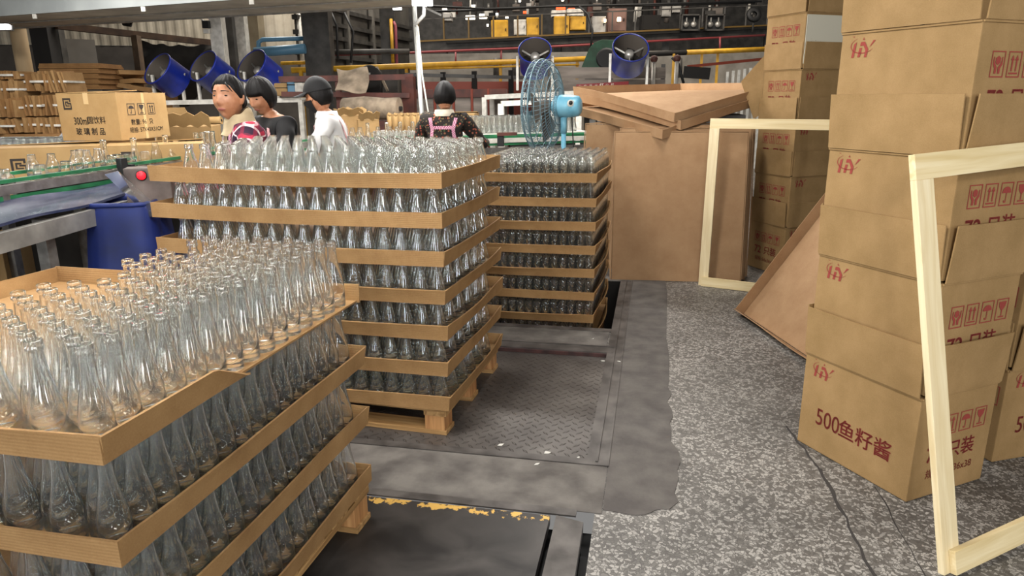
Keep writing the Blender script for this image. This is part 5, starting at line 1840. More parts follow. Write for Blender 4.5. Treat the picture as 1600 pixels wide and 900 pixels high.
M['card_light'] = cardboard('fresh_kraft', '#98794e', '#a8895c', axis='X', bump=0.05)
pD = at(191, 220, 4.75)
rzD = math.radians(95)
t = plain_carton('closed brown carton lettered for 300 ml drink bottles, set on top of the others', pD, rzD, 0.57, 0.43, 0.31)
Lf = Print((0, 0.43, 0), (0, -1, 0), (0, 0, 1))
Lf.polys(spiral_logo(), 0.045, 0.205, 0.060, 0.075)
Lf.build('printed_logo', M['black_ink'], t, label='black spiral logo')
Lf = Print((0, 0.43, 0), (0, -1, 0), (0, 0, 1))
Lf.text('300ml', 0.155, 0.128, 0.068, bold=0.012, xs=0.62)
Lf.text('圆饮料', 0.268, 0.132, 0.052, bold=0.012, xs=0.85)
Lf.build('printed_lettering', M['black_ink'], t, label='black lettering of the drink and its size')
Lf = Print((0, 0.43, 0), (0, -1, 0), (0, 0, 1))
for k, ch in enumerate('玻璃制品'):
    Lf.text(ch, 0.130 + 0.056 * k, 0.058, 0.052, bold=0.02, xs=0.85)
Lf.build('printed_lettering', M['black_ink'], t, label='black lettering reading glass products')
Rf = Print((0, 0, 0), (1, 0, 0), (0, 0, 1))
for k, q in enumerate(('umbrella', 'goblet', 'up')):
    Rf.polys(icon(q), 0.10 + 0.115 * k, 0.165, 0.085, 0.062)
Rf.build('printed_icons', M['black_ink'], t, label='black handling icons')
Rf = Print((0, 0, 0), (1, 0, 0), (0, 0, 1))
Rf.text('数量: 96  只', 0.25, 0.115, 0.042, bold=0.008, xs=1.2)
Rf.build('printed_lettering', M['black_ink'], t, label='black printed count')
Rf = Print((0, 0, 0), (1, 0, 0), (0, 0, 1))
Rf.text('规格: 57X43X31CM', 0.29, 0.062, 0.040, bold=0.008, xs=1.15)
Rf.build('printed_lettering', M['black_ink'], t, label='black printed size')
MB().box((-0.0015, 0.20, 0.24), (0.0, 0.235, 0.313)).build('tape', M['tape'], t)
MB().box((0.27, -0.0015, 0.0), (0.30, 0.0, 0.313)).build('tape', M['tape'], t)
eB = Vector((0.81, 0.58, 0)).normalized()
rzB = math.atan2(eB.y, eB.x)
zt = pD.z - 0.010
pB = atz(158, 226, zt)
tB = plain_carton('long closed carton with a square spiral mark, first behind the conveyor', gz(pB - eB * 0.80, zt - 0.31), rzB, 0.785, 0.43, 0.300)
Print((0, 0, 0), (1, 0, 0), (0, 0, 1)).polys(spiral_logo(), 0.295, 0.150, 0.085, 0.090).build('printed_logo', M['black_ink'], tB, label='black printed spiral logo')
pC = atz(163, 227, zt)
tC = plain_carton('closed carton with a square spiral mark under the lettered drink carton', gz(pC, zt - 0.31), rzB, 0.58, 0.43, 0.300)
Print((0, 0, 0), (1, 0, 0), (0, 0, 1)).polys(spiral_logo(), 0.085, 0.18, 0.085, 0.085).build('printed_logo', M['black_ink'], tC, label='black printed spiral logo')
tb = thing('packing_bench', 'long low bench under the row of closed cartons', 'bench', gz(pB - eB * 0.9, 0), rzB)
MB().box((0, 0.0, zt - 0.345), (1.7, 0.6, zt - 0.315)).build('bench_top', M['steel_lt'], tb)
for x in (0.05, 1.6):
    for y in (0.03, 0.53):
        MB().box((x, y, 0), (x + 0.05, y + 0.05, zt - 0.345)).build('leg', M['steel_dk'], tb)
# tray of bottles behind the first carton
pE = at(20, 222, 5.6)
k = 0
for i in range(12):
    for j in range(5):
        p = gz(pE, pE.z - 0.06) + RT0 * (-0.30 + 0.055 * i + 0.02 * (j % 2)) + Vector((-RT0.y, RT0.x, 0)) * 0.06 * j
        ob = put('glass_jar', meR, loc=p, rot=(0, 0, k))
        tag(ob, 'squat wide-mouthed glass jar packed behind the first closed carton', 'bottle', 'jars packed behind the first closed carton')
        k += 1
t = thing('jar_table', 'steel table carrying the packed jars behind the cartons', 'table', gz(pE, pE.z - 0.062), math.radians(YAW))
MB().box((-0.45, -0.08, -0.03), (0.55, 0.40, 0.0)).build('table_top', M['steel_lt'], t)
for x in (-0.42, 0.46):
    for y in (-0.05, 0.34):
        MB().box((x, y, -pE.z + 0.062), (x + 0.05, y + 0.05, -0.03)).build('leg', M['steel_dk'], t)

# open carton and rolled paper behind the woman in plaid
t = thing('open_carton', 'open brown carton with torn flaps beside the woman in plaid', 'box', gz(at(300, 215, 5.9), 0), 0.4)
zo = at(300, 196, 5.9).z
MB().box((-0.22, -0.2, 0), (0.2, 0.2, zo)).build('body', M['card_box'], t, bevel=0.004)
rows = [[(-0.22 + 0.42 * i / 8, -0.2 - 0.03 * j, zo + 0.05 * j + 0.02 * math.sin(3 * i)) for j in range(3)] for i in range(9)]
MB().grid(rows, 0, 0.004).build('torn_flap', M['card_light'], t)
rows = [[(-0.22 - 0.02 * j, -0.2 + 0.4 * i / 6, zo + 0.06 * j + 0.02 * math.sin(2 * i)) for j in range(3)] for i in range(7)]
MB().grid(rows, 0, 0.004).build('torn_flap', M['card_light'], t)
t = thing('cardboard_sheet', 'large curved tan cardboard sheet propped behind the torn carton', 'cardboard', gz(at(272, 200, 6.4), 0.0), 0.2)
zz = at(272, 168, 6.4).z
MB().grid([[(-0.18 + 0.42 * i / 10, 0.10 * math.sin(math.pi * i / 10), z * (zz if i < 7 else zz * (1 - 0.06 * (i - 6) ** 1.6))) for z in (0, 0.5, 1)] for i in range(11)], 0, 0.006).build('sheet', M['card_light'], t)
t = thing('paper_roll', 'tan paper roll lying behind the torn carton', 'roll', at(316, 190, 6.3))
MB().tube([(-0.16, 0, 0), (0.16, 0.05, 0.01)], 0.035, 14).build('roll', M['card_light'], t)
MB().tube([(-0.164, 0, 0), (0.164, 0.05, 0.01)], 0.012, 8).build('core', M['dark'], t)

# ------------------------------------------------------------------ second conveyor in the middle distance
e0, e1 = at(545, 214, 6.4), at(930, 216, 7.3)
zc = 0.5 * (e0.z + e1.z)
e0, e1 = gz(e0, zc), gz(e1, zc)
t = thing('conveyor', 'far bottle conveyor with green rails in front of the worker in flowered jacket', 'conveyor', gz(e0, 0))
o = Vector((e0.x, e0.y, 0))
dd = (e1 - e0).normalized()
nn2 = Vector((-dd.y, dd.x, 0))
MB().bar(e0 - o + nn2 * 0.12 + Vector((0, 0, -0.03)), e1 - o + nn2 * 0.12 + Vector((0, 0, -0.03)), 0.22, 0.02).build('belt', M['steel_lt'], t)
MB().bar(e0 - o, e1 - o, 0.015, 0.02).build('guide_rail', M['green'], t)
MB().bar(e0 - o + Vector((0, 0, -0.035)), e1 - o + Vector((0, 0, -0.035)), 0.02, 0.04).build('side_profile', M['white_paint'], t)
MB().bar(e0 - o + Vector((0, 0, -0.07)), e1 - o + Vector((0, 0, -0.07)), 0.015, 0.02).build('guide_rail', M['green'], t)
MB().bar(e0 - o + Vector((0, 0, -0.3)), e1 - o + Vector((0, 0, -0.3)), 0.02, 0.4).build('side_panel', M['alu'], t)
MB().bar(e0 - o + nn2 * 0.26, e1 - o + nn2 * 0.26, 0.015, 0.02).build('guide_rail', M['green'], t)
for u in (0.02, 0.5, 0.98):
    p = e0.lerp(e1, u) - o + nn2 * 0.1
    MB().bar(gz(p, 0), gz(p, zc - 0.1), 0.06, 0.06).build('leg', M['steel_dk'], t)
p = at(783, 212, 6.75) - o
MB().bar(p + Vector((0, -0.02, -0.1)), p + Vector((0, -0.02, 0.02)), 0.06, 0.04).build('rail_clamp', M['black'], t)
MB().bar(p + Vector((-0.03, -0.03, 0.015)), p + Vector((0.16, -0.03, 0.02)), 0.04, 0.03).build('clamp_arm', M['red_steel'], t)
for k, (px, kd) in enumerate(((553, 'J'), (563, 'R'), (567, 'J'), (576, 'T'), (586, 'R'), (595, 'J'), (600, 'R'), (607, 'T'), (613, 'J'), (621, 'J'), (628, 'T'), (636, 'R'), (641, 'J'), (648, 'T'))):
    u = (px - 545) / 385 * 0.93
    p = e0.lerp(e1, u) + nn2 * (0.08 + 0.05 * (k % 3)) + Vector((0, 0, -0.019))
    nm, me, lab = KM[kd]
    ob = put(nm, me, loc=p, rot=(0, 0, k))
    tag(ob, lab + ' on the far conveyor behind the middle pallet', 'bottle', 'bottles on the far conveyor (%s)' % nm)
# crowd of white-lit bottles on the table beside the blue fan
f0 = at(752, 213, 7.25)
k = 0
for i in range(19):
    for j in range(6):
        p = gz(f0, zc) + dd * (0.062 * i + 0.03 * (j % 2)) + nn2 * (0.12 + 0.062 * j) + Vector((0, 0, 0.012))
        ob = put('tall_bottle', meT, loc=p, rot=(0, 0, k))
        tag(ob, 'thin-necked glass bottle in the crowd behind the blue pedestal fan', 'bottle', 'bottles crowded behind the blue pedestal fan')
        k += 1
t = thing('bottle_table', 'pale table holding the crowd of bottles behind the pedestal fan', 'table', gz(f0, 0), math.atan2(dd.y, dd.x))
MB().box((-0.08, 0.05, zc - 0.03), (1.30, 0.60, zc + 0.010)).build('table_top', M['white_paint'], t)
for x in (-0.05, 1.2):
    for y in (0.08, 0.52):
        MB().box((x, y, 0), (x + 0.05, y + 0.05, zc - 0.03)).build('leg', M['steel_dk'], t)
# paper sleeves, carton, box
for k in range(6):
    p = at(609 + 9.5 * k, 204, 7.34)
    t = thing('paper_sleeve', 'upright tan paper sleeve in the row beside the lamp pole', 'sleeve', p, 0.1 * k, 'tan paper sleeves beside the lamp pole')
    MB().tube([(0, 0, 0), (0.004, 0, 0.08), (0.0, 0, 0.155)], [0.026, 0.027, 0.024], 12).build('sleeve', M['card_light'], t)
    MB().tube([(0, 0, 0.150), (0.012, 0, 0.175)], [0.026, 0.018], 12).build('folded_mouth', M['card_light'], t)
p = at(632, 205, 7.36)
MB().box((p.x - 0.3, p.y - 0.12, 0), (p.x + 0.35, p.y + 0.2, at(632, 204, 7.34).z - 0.002)).build('sleeve_table', M['steel_lt'], label='grey table under the tan paper sleeves', cat='table')
t = plain_carton('wide flat brown carton behind the worker in flowered jacket', gz(at(612, 206, 8.0), at(612, 196, 8.0).z), math.radians(8), 0.95, 0.5, 0.12)
tz = at(612, 196, 8.0).z
p = at(612, 206, 8.0)
MB().box((p.x - 0.02, p.y + 0.02, 0), (p.x + 0.9, p.y + 0.5, tz - 0.002)).build('carton_bench', M['card_dark'], label='brown bench under the wide flat carton', cat='bench')
for k, (px, py, w) in enumerate(((548, 180, 0.3), (572, 186, 0.22))):
    q = at(px, py, 7.4)
    t = thing('open_carton', ('taller', 'smaller')[k] + ' open carton with ragged flaps behind the worker in white', 'box', gz(q, 0), 0.3 + 0.3 * k)
    MB().box((-w / 2, -0.12, 0), (w / 2, 0.14, q.z)).build('body', M['card_box'], t, bevel=0.004)
    for s in (-1, 1):
        rows = [[(-w / 2 + w * i / 6, s * (0.13 + 0.03 * j) , q.z + 0.035 * j + 0.015 * math.sin(4 * i + k)) for j in range(3)] for i in range(7)]
        MB().grid(rows, 0, 0.004).build('ragged_flap', M['card_light'], t)
for k, (px, py, w, h, mt) in enumerate(((442, 140, 0.17, 0.16, 'card_box'), (470, 132, 0.12, 0.2, 'white_paint'), (497, 140, 0.24, 0.1, 'white_paint'), (458, 136, 0.1, 0.2, 'pipe_blue'))):
    q = at(px, py, 9.2)
    t = thing('parcel', ('small brown box', 'upright pale bag', 'flat white packet', 'blue drum')[k] + ' resting on the lower beam of the red-brown frame', 'parcel', q, 0.2)
    MB().box((-w / 2, -0.1, -h / 2), (w / 2, 0.1, h / 2)).build('body', M[mt], t, bevel=0.02)
    MB().box((-w / 2 - 0.001, -0.101, h * 0.1), (w / 2 + 0.001, 0.101, h * 0.16)).build('tie', M['dark'], t)

# grey stand legs behind the stacked empty trays
t = thing('work_table', 'dark steel work table under the stacked empty trays', 'table', (-0.55, 5.95, 0))
MB().box((0, 0, 1.17), (1.25, 0.9, 1.20)).build('table_top', M['steel_dk'], t)
for x in (0.02, 1.18):
    for y in (0.02, 0.83):
        MB().box((x, y, 0), (x + 0.05, y + 0.05, 1.17)).build('leg', M['steel_lt'], t)

# ------------------------------------------------------------------ people
from mathutils.bvhtree import BVHTree


def skin_mesh(name, verts, edges, radii, levels=2, root=0):
    me = bpy.data.meshes.new(name)
    me.from_pydata([tuple(v) for v in verts], edges, [])
    o = bpy.data.objects.new(name, me)
    COL.objects.link(o)
    md = o.modifiers.new('skin', 'SKIN')
    md.use_smooth_shade = True
    sv = me.skin_vertices[0].data
    for i, r in enumerate(radii):
        sv[i].radius = r if isinstance(r, tuple) else (r, r)
        sv[i].use_root = (i == root)
    sb = o.modifiers.new('sub', 'SUBSURF')
    sb.levels = sb.render_levels = levels
    dg = bpy.context.evaluated_depsgraph_get()
    out = bpy.data.meshes.new_from_object(o.evaluated_get(dg))
    bpy.data.objects.remove(o)
    bpy.data.meshes.remove(me)
    return out


def gauss(x, s):
    return math.exp(-(x / s) ** 2)


def head_point(a, b, grow=1.0):
    """a: longitude (0 = straight ahead, +y), b: latitude"""
    dx, dy, dz = math.sin(a) * math.cos(b), math.cos(a) * math.cos(b), math.sin(b)
    x, y, z = 0.076 * dx, 0.094 * dy, 0.116 * dz
    low = max(0.0, -dz)
    x *= 1 - 0.30 * low ** 1.6
    if y < 0:
        y *= 1 - 0.35 * low ** 1.2
    else:
        y *= 0.95 - 0.02 * low
        x *= 1 + 0.05 * gauss(z + 0.03, 0.03)
    if dy > 0.2:
        y += 0.020 * gauss(x, 0.012) * (gauss(z + 0.026, 0.014) + 0.45 * gauss(z - 0.0, 0.018))
        y += 0.004 * gauss(abs(x) - 0.012, 0.008) * gauss(z + 0.032, 0.008)
        y -= 0.007 * gauss(abs(x) - 0.031, 0.016) * gauss(z - 0.010, 0.012)
        y += 0.004 * gauss(abs(x) - 0.034, 0.02) * gauss(z - 0.034, 0.008)
        y += 0.005 * gauss(abs(x) - 0.042, 0.018) * gauss(z + 0.028, 0.018)
        y += 0.006 * gauss(x, 0.022) * gauss(z + 0.061, 0.010)
        y -= 0.003 * gauss(x, 0.02) * gauss(z + 0.078, 0.006)
        y += 0.007 * gauss(x, 0.022) * gauss(z + 0.100, 0.014)
    return Vector((x, y, z)) * grow


def ball(n, m_, fn):
    v, f = [fn(0, -math.pi / 2)], []
    for i in range(1, n):
        for j in range(m_):
            v.append(fn(2 * math.pi * j / m_, -math.pi / 2 + math.pi * i / n))
    v.append(fn(0, math.pi / 2))
    for j in range(m_):
        k = (j + 1) % m_
        f.append((0, 1 + j, 1 + k))
        for i in range(n - 2):
            a, b = 1 + i * m_, 1 + (i + 1) * m_
            f.append((a + j, b + j, b + k, a + k))
        f.append((1 + (n - 2) * m_ + j, len(v) - 1, 1 + (n - 2) * m_ + k))
    return v, f


SKIN = noise_mat('skin', '#a36d4c', '#b58262', 25, 0.5, detail=3)
HAIR = noise_mat('black_hair', '#060505', '#120e0c', 90, 0.62, stretch=(3, 3, 0.6))
for _m in (HAIR,):
    _m.node_tree.nodes['Principled BSDF'].inputs['Specular IOR Level'].default_value = 0.22
LIP = flat('lips', '#96554a', 0.45)
EYEM = flat('dark_eye', '#1b1210', 0.15)


def plaid():
    m, nt, b = _mat('red_navy_plaid')
    N, L = nt.nodes.new, nt.links.new
    tc = N('ShaderNodeTexCoord')
    s = N('ShaderNodeSeparateXYZ')
    mp = N('ShaderNodeMapping')
    mp.inputs['Rotation'].default_value = (0.0, 0.5, 0.4)
    L(tc.outputs['Object'], mp.inputs[0])
    L(mp.outputs[0], s.inputs[0])

    def stripe(o, k, ph, thr):
        a = N('ShaderNodeMath'); a.operation = 'MULTIPLY_ADD'
        a.inputs[1].default_value, a.inputs[2].default_value = k, ph
        L(s.outputs[o], a.inputs[0])
        f = N('ShaderNodeMath'); f.operation = 'FRACT'
        L(a.outputs[0], f.inputs[0])
        g = N('ShaderNodeMath'); g.operation = 'LESS_THAN'
        L(f.outputs[0], g.inputs[0]); g.inputs[1].default_value = thr
        return g.outputs[0]
    col = None
    for (o, k, ph, thr, c, fac) in ((0, 15, 0.2, 0.45, '#1c1a2e', 0.85), (2, 15, 0.1, 0.45, '#1c1a2e', 0.7), (0, 15, 0.75, 0.12, '#e6dcdc', 0.75), (2, 15, 0.62, 0.12, '#e6dcdc', 0.75), (1, 15, 0.3, 0.3, '#8e1f38', 0.5)):
        mx = N('ShaderNodeMix'); mx.data_type = 'RGBA'
        ml = N('ShaderNodeMath'); ml.operation = 'MULTIPLY'
        L(stripe(o, k, ph, thr), ml.inputs[0]); ml.inputs[1].default_value = fac
        L(ml.outputs[0], mx.inputs[0])
        if col is None:
            mx.inputs[6].default_value = rgb('#a82a42')
        else:
            L(col, mx.inputs[6])
        mx.inputs[7].default_value = rgb(c)
        col = mx.outputs[2]
    L(col, b.inputs['Base Color'])
    b.inputs['Roughness'].default_value = 0.9
    return m


def gingham(name, c1, c2, k=90):
    m, nt, b = _mat(name)
    tc = nt.nodes.new('ShaderNodeTexCoord')
    ch = nt.nodes.new('ShaderNodeTexChecker')
    ch.inputs['Scale'].default_value = k
    ch.inputs['Color1'].default_value, ch.inputs['Color2'].default_value = rgb(c1), rgb(c2)
    nt.links.new(tc.outputs['Object'], ch.inputs[0])
    nt.links.new(ch.outputs[0], b.inputs['Base Color'])
    b.inputs['Roughness'].default_value = 0.9
    return m


def flowered():
    m, nt, b = _mat('dark_flowered_cloth')
    N, L = nt.nodes.new, nt.links.new
    tc = N('ShaderNodeTexCoord')
    v = N('ShaderNodeTexVoronoi')
    v.inputs['Scale'].default_value = 42
    L(tc.outputs['Object'], v.inputs[0])
    lt = N('ShaderNodeMath'); lt.operation = 'LESS_THAN'; lt.inputs[1].default_value = 0.34
    L(v.outputs['Distance'], lt.inputs[0])
    r = N('ShaderNodeValToRGB')
    e = r.color_ramp.elements
    e[0].color, e[1].color = rgb('#6d5a3c'), rgb('#a4543f')
    e[0].position, e[1].position = 0.2, 0.8
    k = e.new(0.5); k.color = rgb('#3e5138')
    sp = N('ShaderNodeSeparateColor')
    L(v.outputs['Color'], sp.inputs[0])
    L(sp.outputs[0], r.inputs[0])
    mx = N('ShaderNodeMix'); mx.data_type = 'RGBA'
    L(lt.outputs[0], mx.inputs[0])
    mx.inputs[6].default_value = rgb('#1f1813')
    L(r.outputs[0], mx.inputs[7])
    L(mx.outputs[2], b.inputs['Base Color'])
    b.inputs['Roughness'].default_value = 0.95
    return m


def person(label, loc, facing, seated, stoop, head_yaw, head_pitch, shirt, trousers, hair, arms, height=1.58, extras=None, vox=0.006):
    t = thing('person', label, 'person', (loc[0], loc[1], 0), math.radians(facing - 90))
    k = height / 1.58
    h0 = (0.50 if seated else 0.84 * k)
    st = math.radians(stoop)

    def tor(x, y, z):
        """torso point, bent forward at the hip"""
        return Vector((x, y * math.cos(st) + z * math.sin(st), h0 + z * math.cos(st) - y * math.sin(st)))
    V = [tor(0, 0, 0), tor(0, 0, 0.13 * k), tor(0, 0.005, 0.28 * k), tor(0, -0.01, 0.405 * k), tor(0, -0.012, 0.468 * k), tor(0, 0.0, 0.515 * k)]
    R = [(0.150, 0.105), (0.128, 0.098), (0.140, 0.105), (0.125, 0.085), (0.058, 0.056), (0.047, 0.047)]
    E = [(0, 1), (1, 2), (2, 3), (3, 4), (4, 5)]
    ARM = []
    hands = []
    for s, (el, wr) in ((1, arms[0]), (-1, arms[1])):
        sh = tor(s * 0.165 * k, -0.015, 0.415 * k)
        elb = tor(s * el[0], el[1], el[2])
        wri = tor(s * wr[0], wr[1], wr[2])
        ARM.append((sh, elb, wri))
        i = len(V)
        V += [sh, sh.lerp(elb, 0.5), elb, elb.lerp(wri, 0.5), wri]
        R += [0.056, 0.047, 0.040, 0.037, 0.027]
        E += [(3, i), (i, i + 1), (i + 1, i + 2), (i + 2, i + 3), (i + 3, i + 4)]
        # palm and five fingers
        d = (wri - elb).normalized()
        sd = d.cross(Vector((0, 0, 1))).normalized() * s
        up = sd.cross(d).normalized() * s
        if up.z < 0:
            up = -up
        p0 = len(V)
        palm = wri + d * 0.055
        V.append(palm); R.append((0.034, 0.016)); E.append((i + 4, p0))
        for q, (off, ln) in enumerate(((-0.027, 0.064), (-0.009, 0.074), (0.009, 0.070), (0.027, 0.054))):
            b0 = palm + d * 0.035 + sd * off
            b1 = b0 + d * ln * 0.5 - up * 0.012
            b2 = b1 + d * ln * 0.35 - up * 0.028
            n = len(V)
            V += [b0, b1, b2]; R += [0.0095, 0.0085, 0.0075]; E += [(p0, n), (n, n + 1), (n + 1, n + 2)]
        b0 = wri + d * 0.03 - sd * 0.032
        b1 = b0 + d * 0.03 - sd * 0.016 - up * 0.01
        b2 = b1 + d * 0.028 - up * 0.014
        n = len(V)
        V += [b0, b1, b2]; R += [0.011, 0.0095, 0.0085]; E += [(p0, n), (n, n + 1), (n + 1, n + 2)]
    LEG = []
    for s in (1, -1):
        hip = Vector((s * 0.085, 0.0, h0 - 0.04))
        if seated:
            kn, an, toe = Vector((s * 0.11, 0.40, h0 - 0.02)), Vector((s * 0.11, 0.36, 0.09)), Vector((s * 0.12, 0.52, 0.035))
        else:
            kn, an, toe = Vector((s * 0.095, 0.02, 0.46 * k)), Vector((s * 0.10, -0.02, 0.085)), Vector((s * 0.115, 0.14, 0.035))
        i = len(V)
        V += [hip, kn, an, toe]
        R += [0.083, 0.056, 0.038, 0.036]
        E += [(0, i), (i, i + 1), (i + 1, i + 2), (i + 2, i + 3)]
        LEG.append((hip, kn, an, toe))
    body = skin_mesh('person_skin', V, E, R, 2)
    # head in its own frame
    hc = V[5] + (V[5] - V[4]).normalized() * 0.02 + Vector((0, 0.022, 0.072))
    HM = Matrix.Translation(hc) @ Matrix.Rotation(math.radians(head_yaw), 4, 'Z') @ Matrix.Rotation(math.radians(-head_pitch), 4, 'X')
    bm = bmesh.new()
    bm.from_mesh(body)
    hv, hf = ball(56, 64, lambda a, b: head_point(a, b))
    tmp = MB().add([HM @ v for v in hv], hf)
    for s in (1, -1):
        ev, ef = ball(10, 12, lambda a, b: Vector((s * 0.076 + 0.011 * math.sin(a) * math.cos(b), -0.008 + 0.018 * math.cos(a) * math.cos(b) - 0.3 * 0.03 * math.sin(b), -0.006 + 0.032 * math.sin(b))))
        tmp.add([HM @ v for v in ev], ef)
    tm = tmp.mesh('tmp', SKIN)
    bm.from_mesh(tm)
    me = bpy.data.meshes.new('person_body')
    bm.to_mesh(me)
    bm.free()
    bo = bpy.data.objects.new('person_body', me)
    COL.objects.link(bo)
    rm = bo.modifiers.new('remesh', 'REMESH')
    rm.mode = 'VOXEL'
    rm.voxel_size = vox
    sm = bo.modifiers.new('smooth', 'SMOOTH')
    sm.iterations = 2
    dg = bpy.context.evaluated_depsgraph_get()
    out = bpy.data.meshes.new_from_object(bo.evaluated_get(dg))
    bpy.data.objects.remove(bo)
    bm = bmesh.new()
    bm.from_mesh(out)
    left, isles = set(bm.verts), []
    while left:                                   # keep the figure, drop stray crumbs
        todo, isle = [left.pop()], []
        while todo:
            v_ = todo.pop()
            isle.append(v_)
            for e_ in v_.link_edges:
                o_ = e_.other_vert(v_)
                if o_ in left:
                    left.remove(o_)
                    todo.append(o_)
        isles.append(isle)
    isles.sort(key=len)
    for isle in isles[:-1]:
        bmesh.ops.delete(bm, geom=isle, context='VERTS')
    bm.to_mesh(out)
    bm.free()
    out.materials.clear()
    out.materials.append(SKIN)
    out.polygons.foreach_set('use_smooth', [True] * len(out.polygons))
    out.polygons.foreach_set('material_index', [0] * len(out.polygons))
    put('body', out, t)
    bvh = BVHTree.FromPolygons([HM @ v for v in hv], hf)

    def face_y(x, z):
        hit = bvh.ray_cast(HM @ Vector((x, 0.4, z)), HM.to_3x3() @ Vector((0, -1, 0)))
        return (HM.inverted() @ hit[0]).y if hit[0] else 0.09
    # eyes, brows, mouth
    for s in (1, -1):
        y = face_y(s * 0.031, 0.010)
        ev, ef = ball(8, 16, lambda a, b: Vector((s * 0.031 + 0.0135 * math.sin(a) * math.cos(b), y - 0.0005 + 0.0035 * math.cos(a) * math.cos(b), 0.010 + 0.0042 * math.sin(b) - 0.002 * s * 0)))
        MB().add([HM @ v for v in ev], ef, 0, True).build('eye', EYEM, t)
        rows = []
        for i in range(7):
            x = s * (0.014 + 0.036 * i / 6)
            z = 0.031 + 0.004 * math.sin(math.pi * (0.2 + 0.7 * i / 6))
            yy = face_y(x, z) + 0.002
            rows.append([HM @ Vector((x, yy, z - 0.0024 + 0.0012 * i / 6)), HM @ Vector((x, yy + 0.001, z)), HM @ Vector((x, yy, z + 0.0024 - 0.0014 * i / 6))])
        MB().grid(rows, 0, 0.001).build('eyebrow', HAIR, t)
    rows = []
    for i in range(9):
        x = -0.023 + 0.046 * i / 8
        w = 0.0062 * math.sin(math.pi * (i + 0.4) / 8.8) + 0.0008
        rows.append([HM @ Vector((x, face_y(x, -0.061 + w * q) + 0.0018 * (1 - q * q), -0.061 + w * q)) for q in (-1, -0.4, 0, 0.4, 1)])
    MB().grid(rows, 0, 0.0012).build('lips', LIP, t)

    # hair
    def hair_fn(a, b):
        aa = abs((a + math.pi) % (2 * math.pi) - math.pi)
        p = head_point(a, b)
        z = p.z
        if hair == 'tied':
            line = 0.068 - 0.10 * max(0, (aa - 0.75)) ** 1.0
            g = 1.09
        elif hair == 'fringe':
            line = 0.030 if aa < 0.95 else 0.030 - 0.22 * (aa - 0.95)
            g = 1.15
        else:
            line = 0.060 - 0.11 * max(0, aa - 0.7)
            g = 1.12
        low = {'tied': -0.05, 'fringe': -0.075, 'short': -0.062}[hair]
        line = max(line, low)
        m_ = min(1, max(0, (z - line) / 0.030 + 0.5))
        m_ = m_ * m_ * (3 - 2 * m_)
        wob = 0.010 * math.sin(17 * a + 3 * b) + 0.008 * math.sin(31 * a)
        q_ = p * (0.92 + (g + wob - 0.92) * m_)
        return Vector((q_.x * (1.06 if hair != 'tied' else 1.02), q_.y, q_.z))
    v, f = ball(44, 72, hair_fn)
    MB().add([HM @ q for q in v], f, 0, True).build('hair', HAIR, t)
    if hair == 'tied':
        bv, bf = ball(14, 18, lambda a, b: Vector((0.034 * math.sin(a) * math.cos(b), -0.110 + 0.034 * math.cos(a) * math.cos(b), -0.02 + 0.036 * math.sin(b))))
        MB().add([HM @ q for q in bv], bf, 0, True).build('hair_bun', HAIR, t)
        for s, x0 in ((1, 0.02), (-1, -0.045)):
            MB().tube([HM @ Vector((x0, 0.088, 0.075)), HM @ Vector((x0 * 1.5, 0.094, 0.052)), HM @ Vector((x0 * 1.9, 0.088, 0.028))], [0.006, 0.0045, 0.0015], 6).build('hair_strand', HAIR, t)
    # clothes: torso with sleeves, trousers, shoes
    CV = [V[0] + Vector((0, 0, -0.03)), V[1], V[2], V[3], V[3].lerp(V[4], 0.72)]
    CR = [(0.166, 0.122), (0.150, 0.118), (0.160, 0.122), (0.165, 0.104), (0.086, 0.072)]
    CE = [(0, 1), (1, 2), (2, 3), (3, 4)]
    for (sh, elb, wri) in ARM:
        i = len(CV)
        CV += [sh, sh.lerp(elb, 0.5), elb, elb.lerp(wri, 0.5), elb.lerp(wri, 0.93)]
        CR += [0.070, 0.061, 0.053, 0.048, 0.039]
        CE += [(3, i), (i, i + 1), (i + 1, i + 2), (i + 2, i + 3), (i + 3, i + 4)]
    sme = skin_mesh('shirt', CV, CE, CR, 3)
    # a few folds
    for vtx in sme.vertices:
        c = vtx.co
        n = vtx.normal
        vtx.co = c + n * (0.004 * math.sin(38 * c.x + 21 * c.z) + 0.003 * math.sin(55 * c.z - 30 * c.y + 9 * c.x))
    sme.materials.append(shirt)
    so = put('shirt', sme, t)
    TV, TR, TE = [V[0] + Vector((0, 0, 0.05)), V[0] + Vector((0, 0, -0.045))], [(0.150, 0.112), (0.125, 0.105)], [(0, 1)]
    for (hip, kn, an, toe) in LEG:
        i = len(TV)
        TV += [hip, hip.lerp(kn, 0.5), kn, kn.lerp(an, 0.5), kn.lerp(an, 0.97)]
        TR += [0.092, 0.086, 0.070, 0.062, 0.055]
        TE += [(1, i), (i, i + 1), (i + 1, i + 2), (i + 2, i + 3), (i + 3, i + 4)]
    tme = skin_mesh('trousers', TV, TE, TR, 2)
    tme.materials.append(trousers)
    put('trousers', tme, t)
    for (hip, kn, an, toe) in LEG:
        f_ = skin_mesh('shoe', [an + Vector((0, -0.03, -0.045)), an.lerp(toe, 0.5) + Vector((0, 0, -0.02)), toe + Vector((0, 0.02, 0.005))], [(0, 1), (1, 2)], [0.042, 0.046, 0.040], 2)
        f_.materials.append(M['black'])
        put('shoe', f_, t)
    sb = BVHTree.FromPolygons([v.co.copy() for v in sme.vertices], [list(p.vertices) for p in sme.polygons])
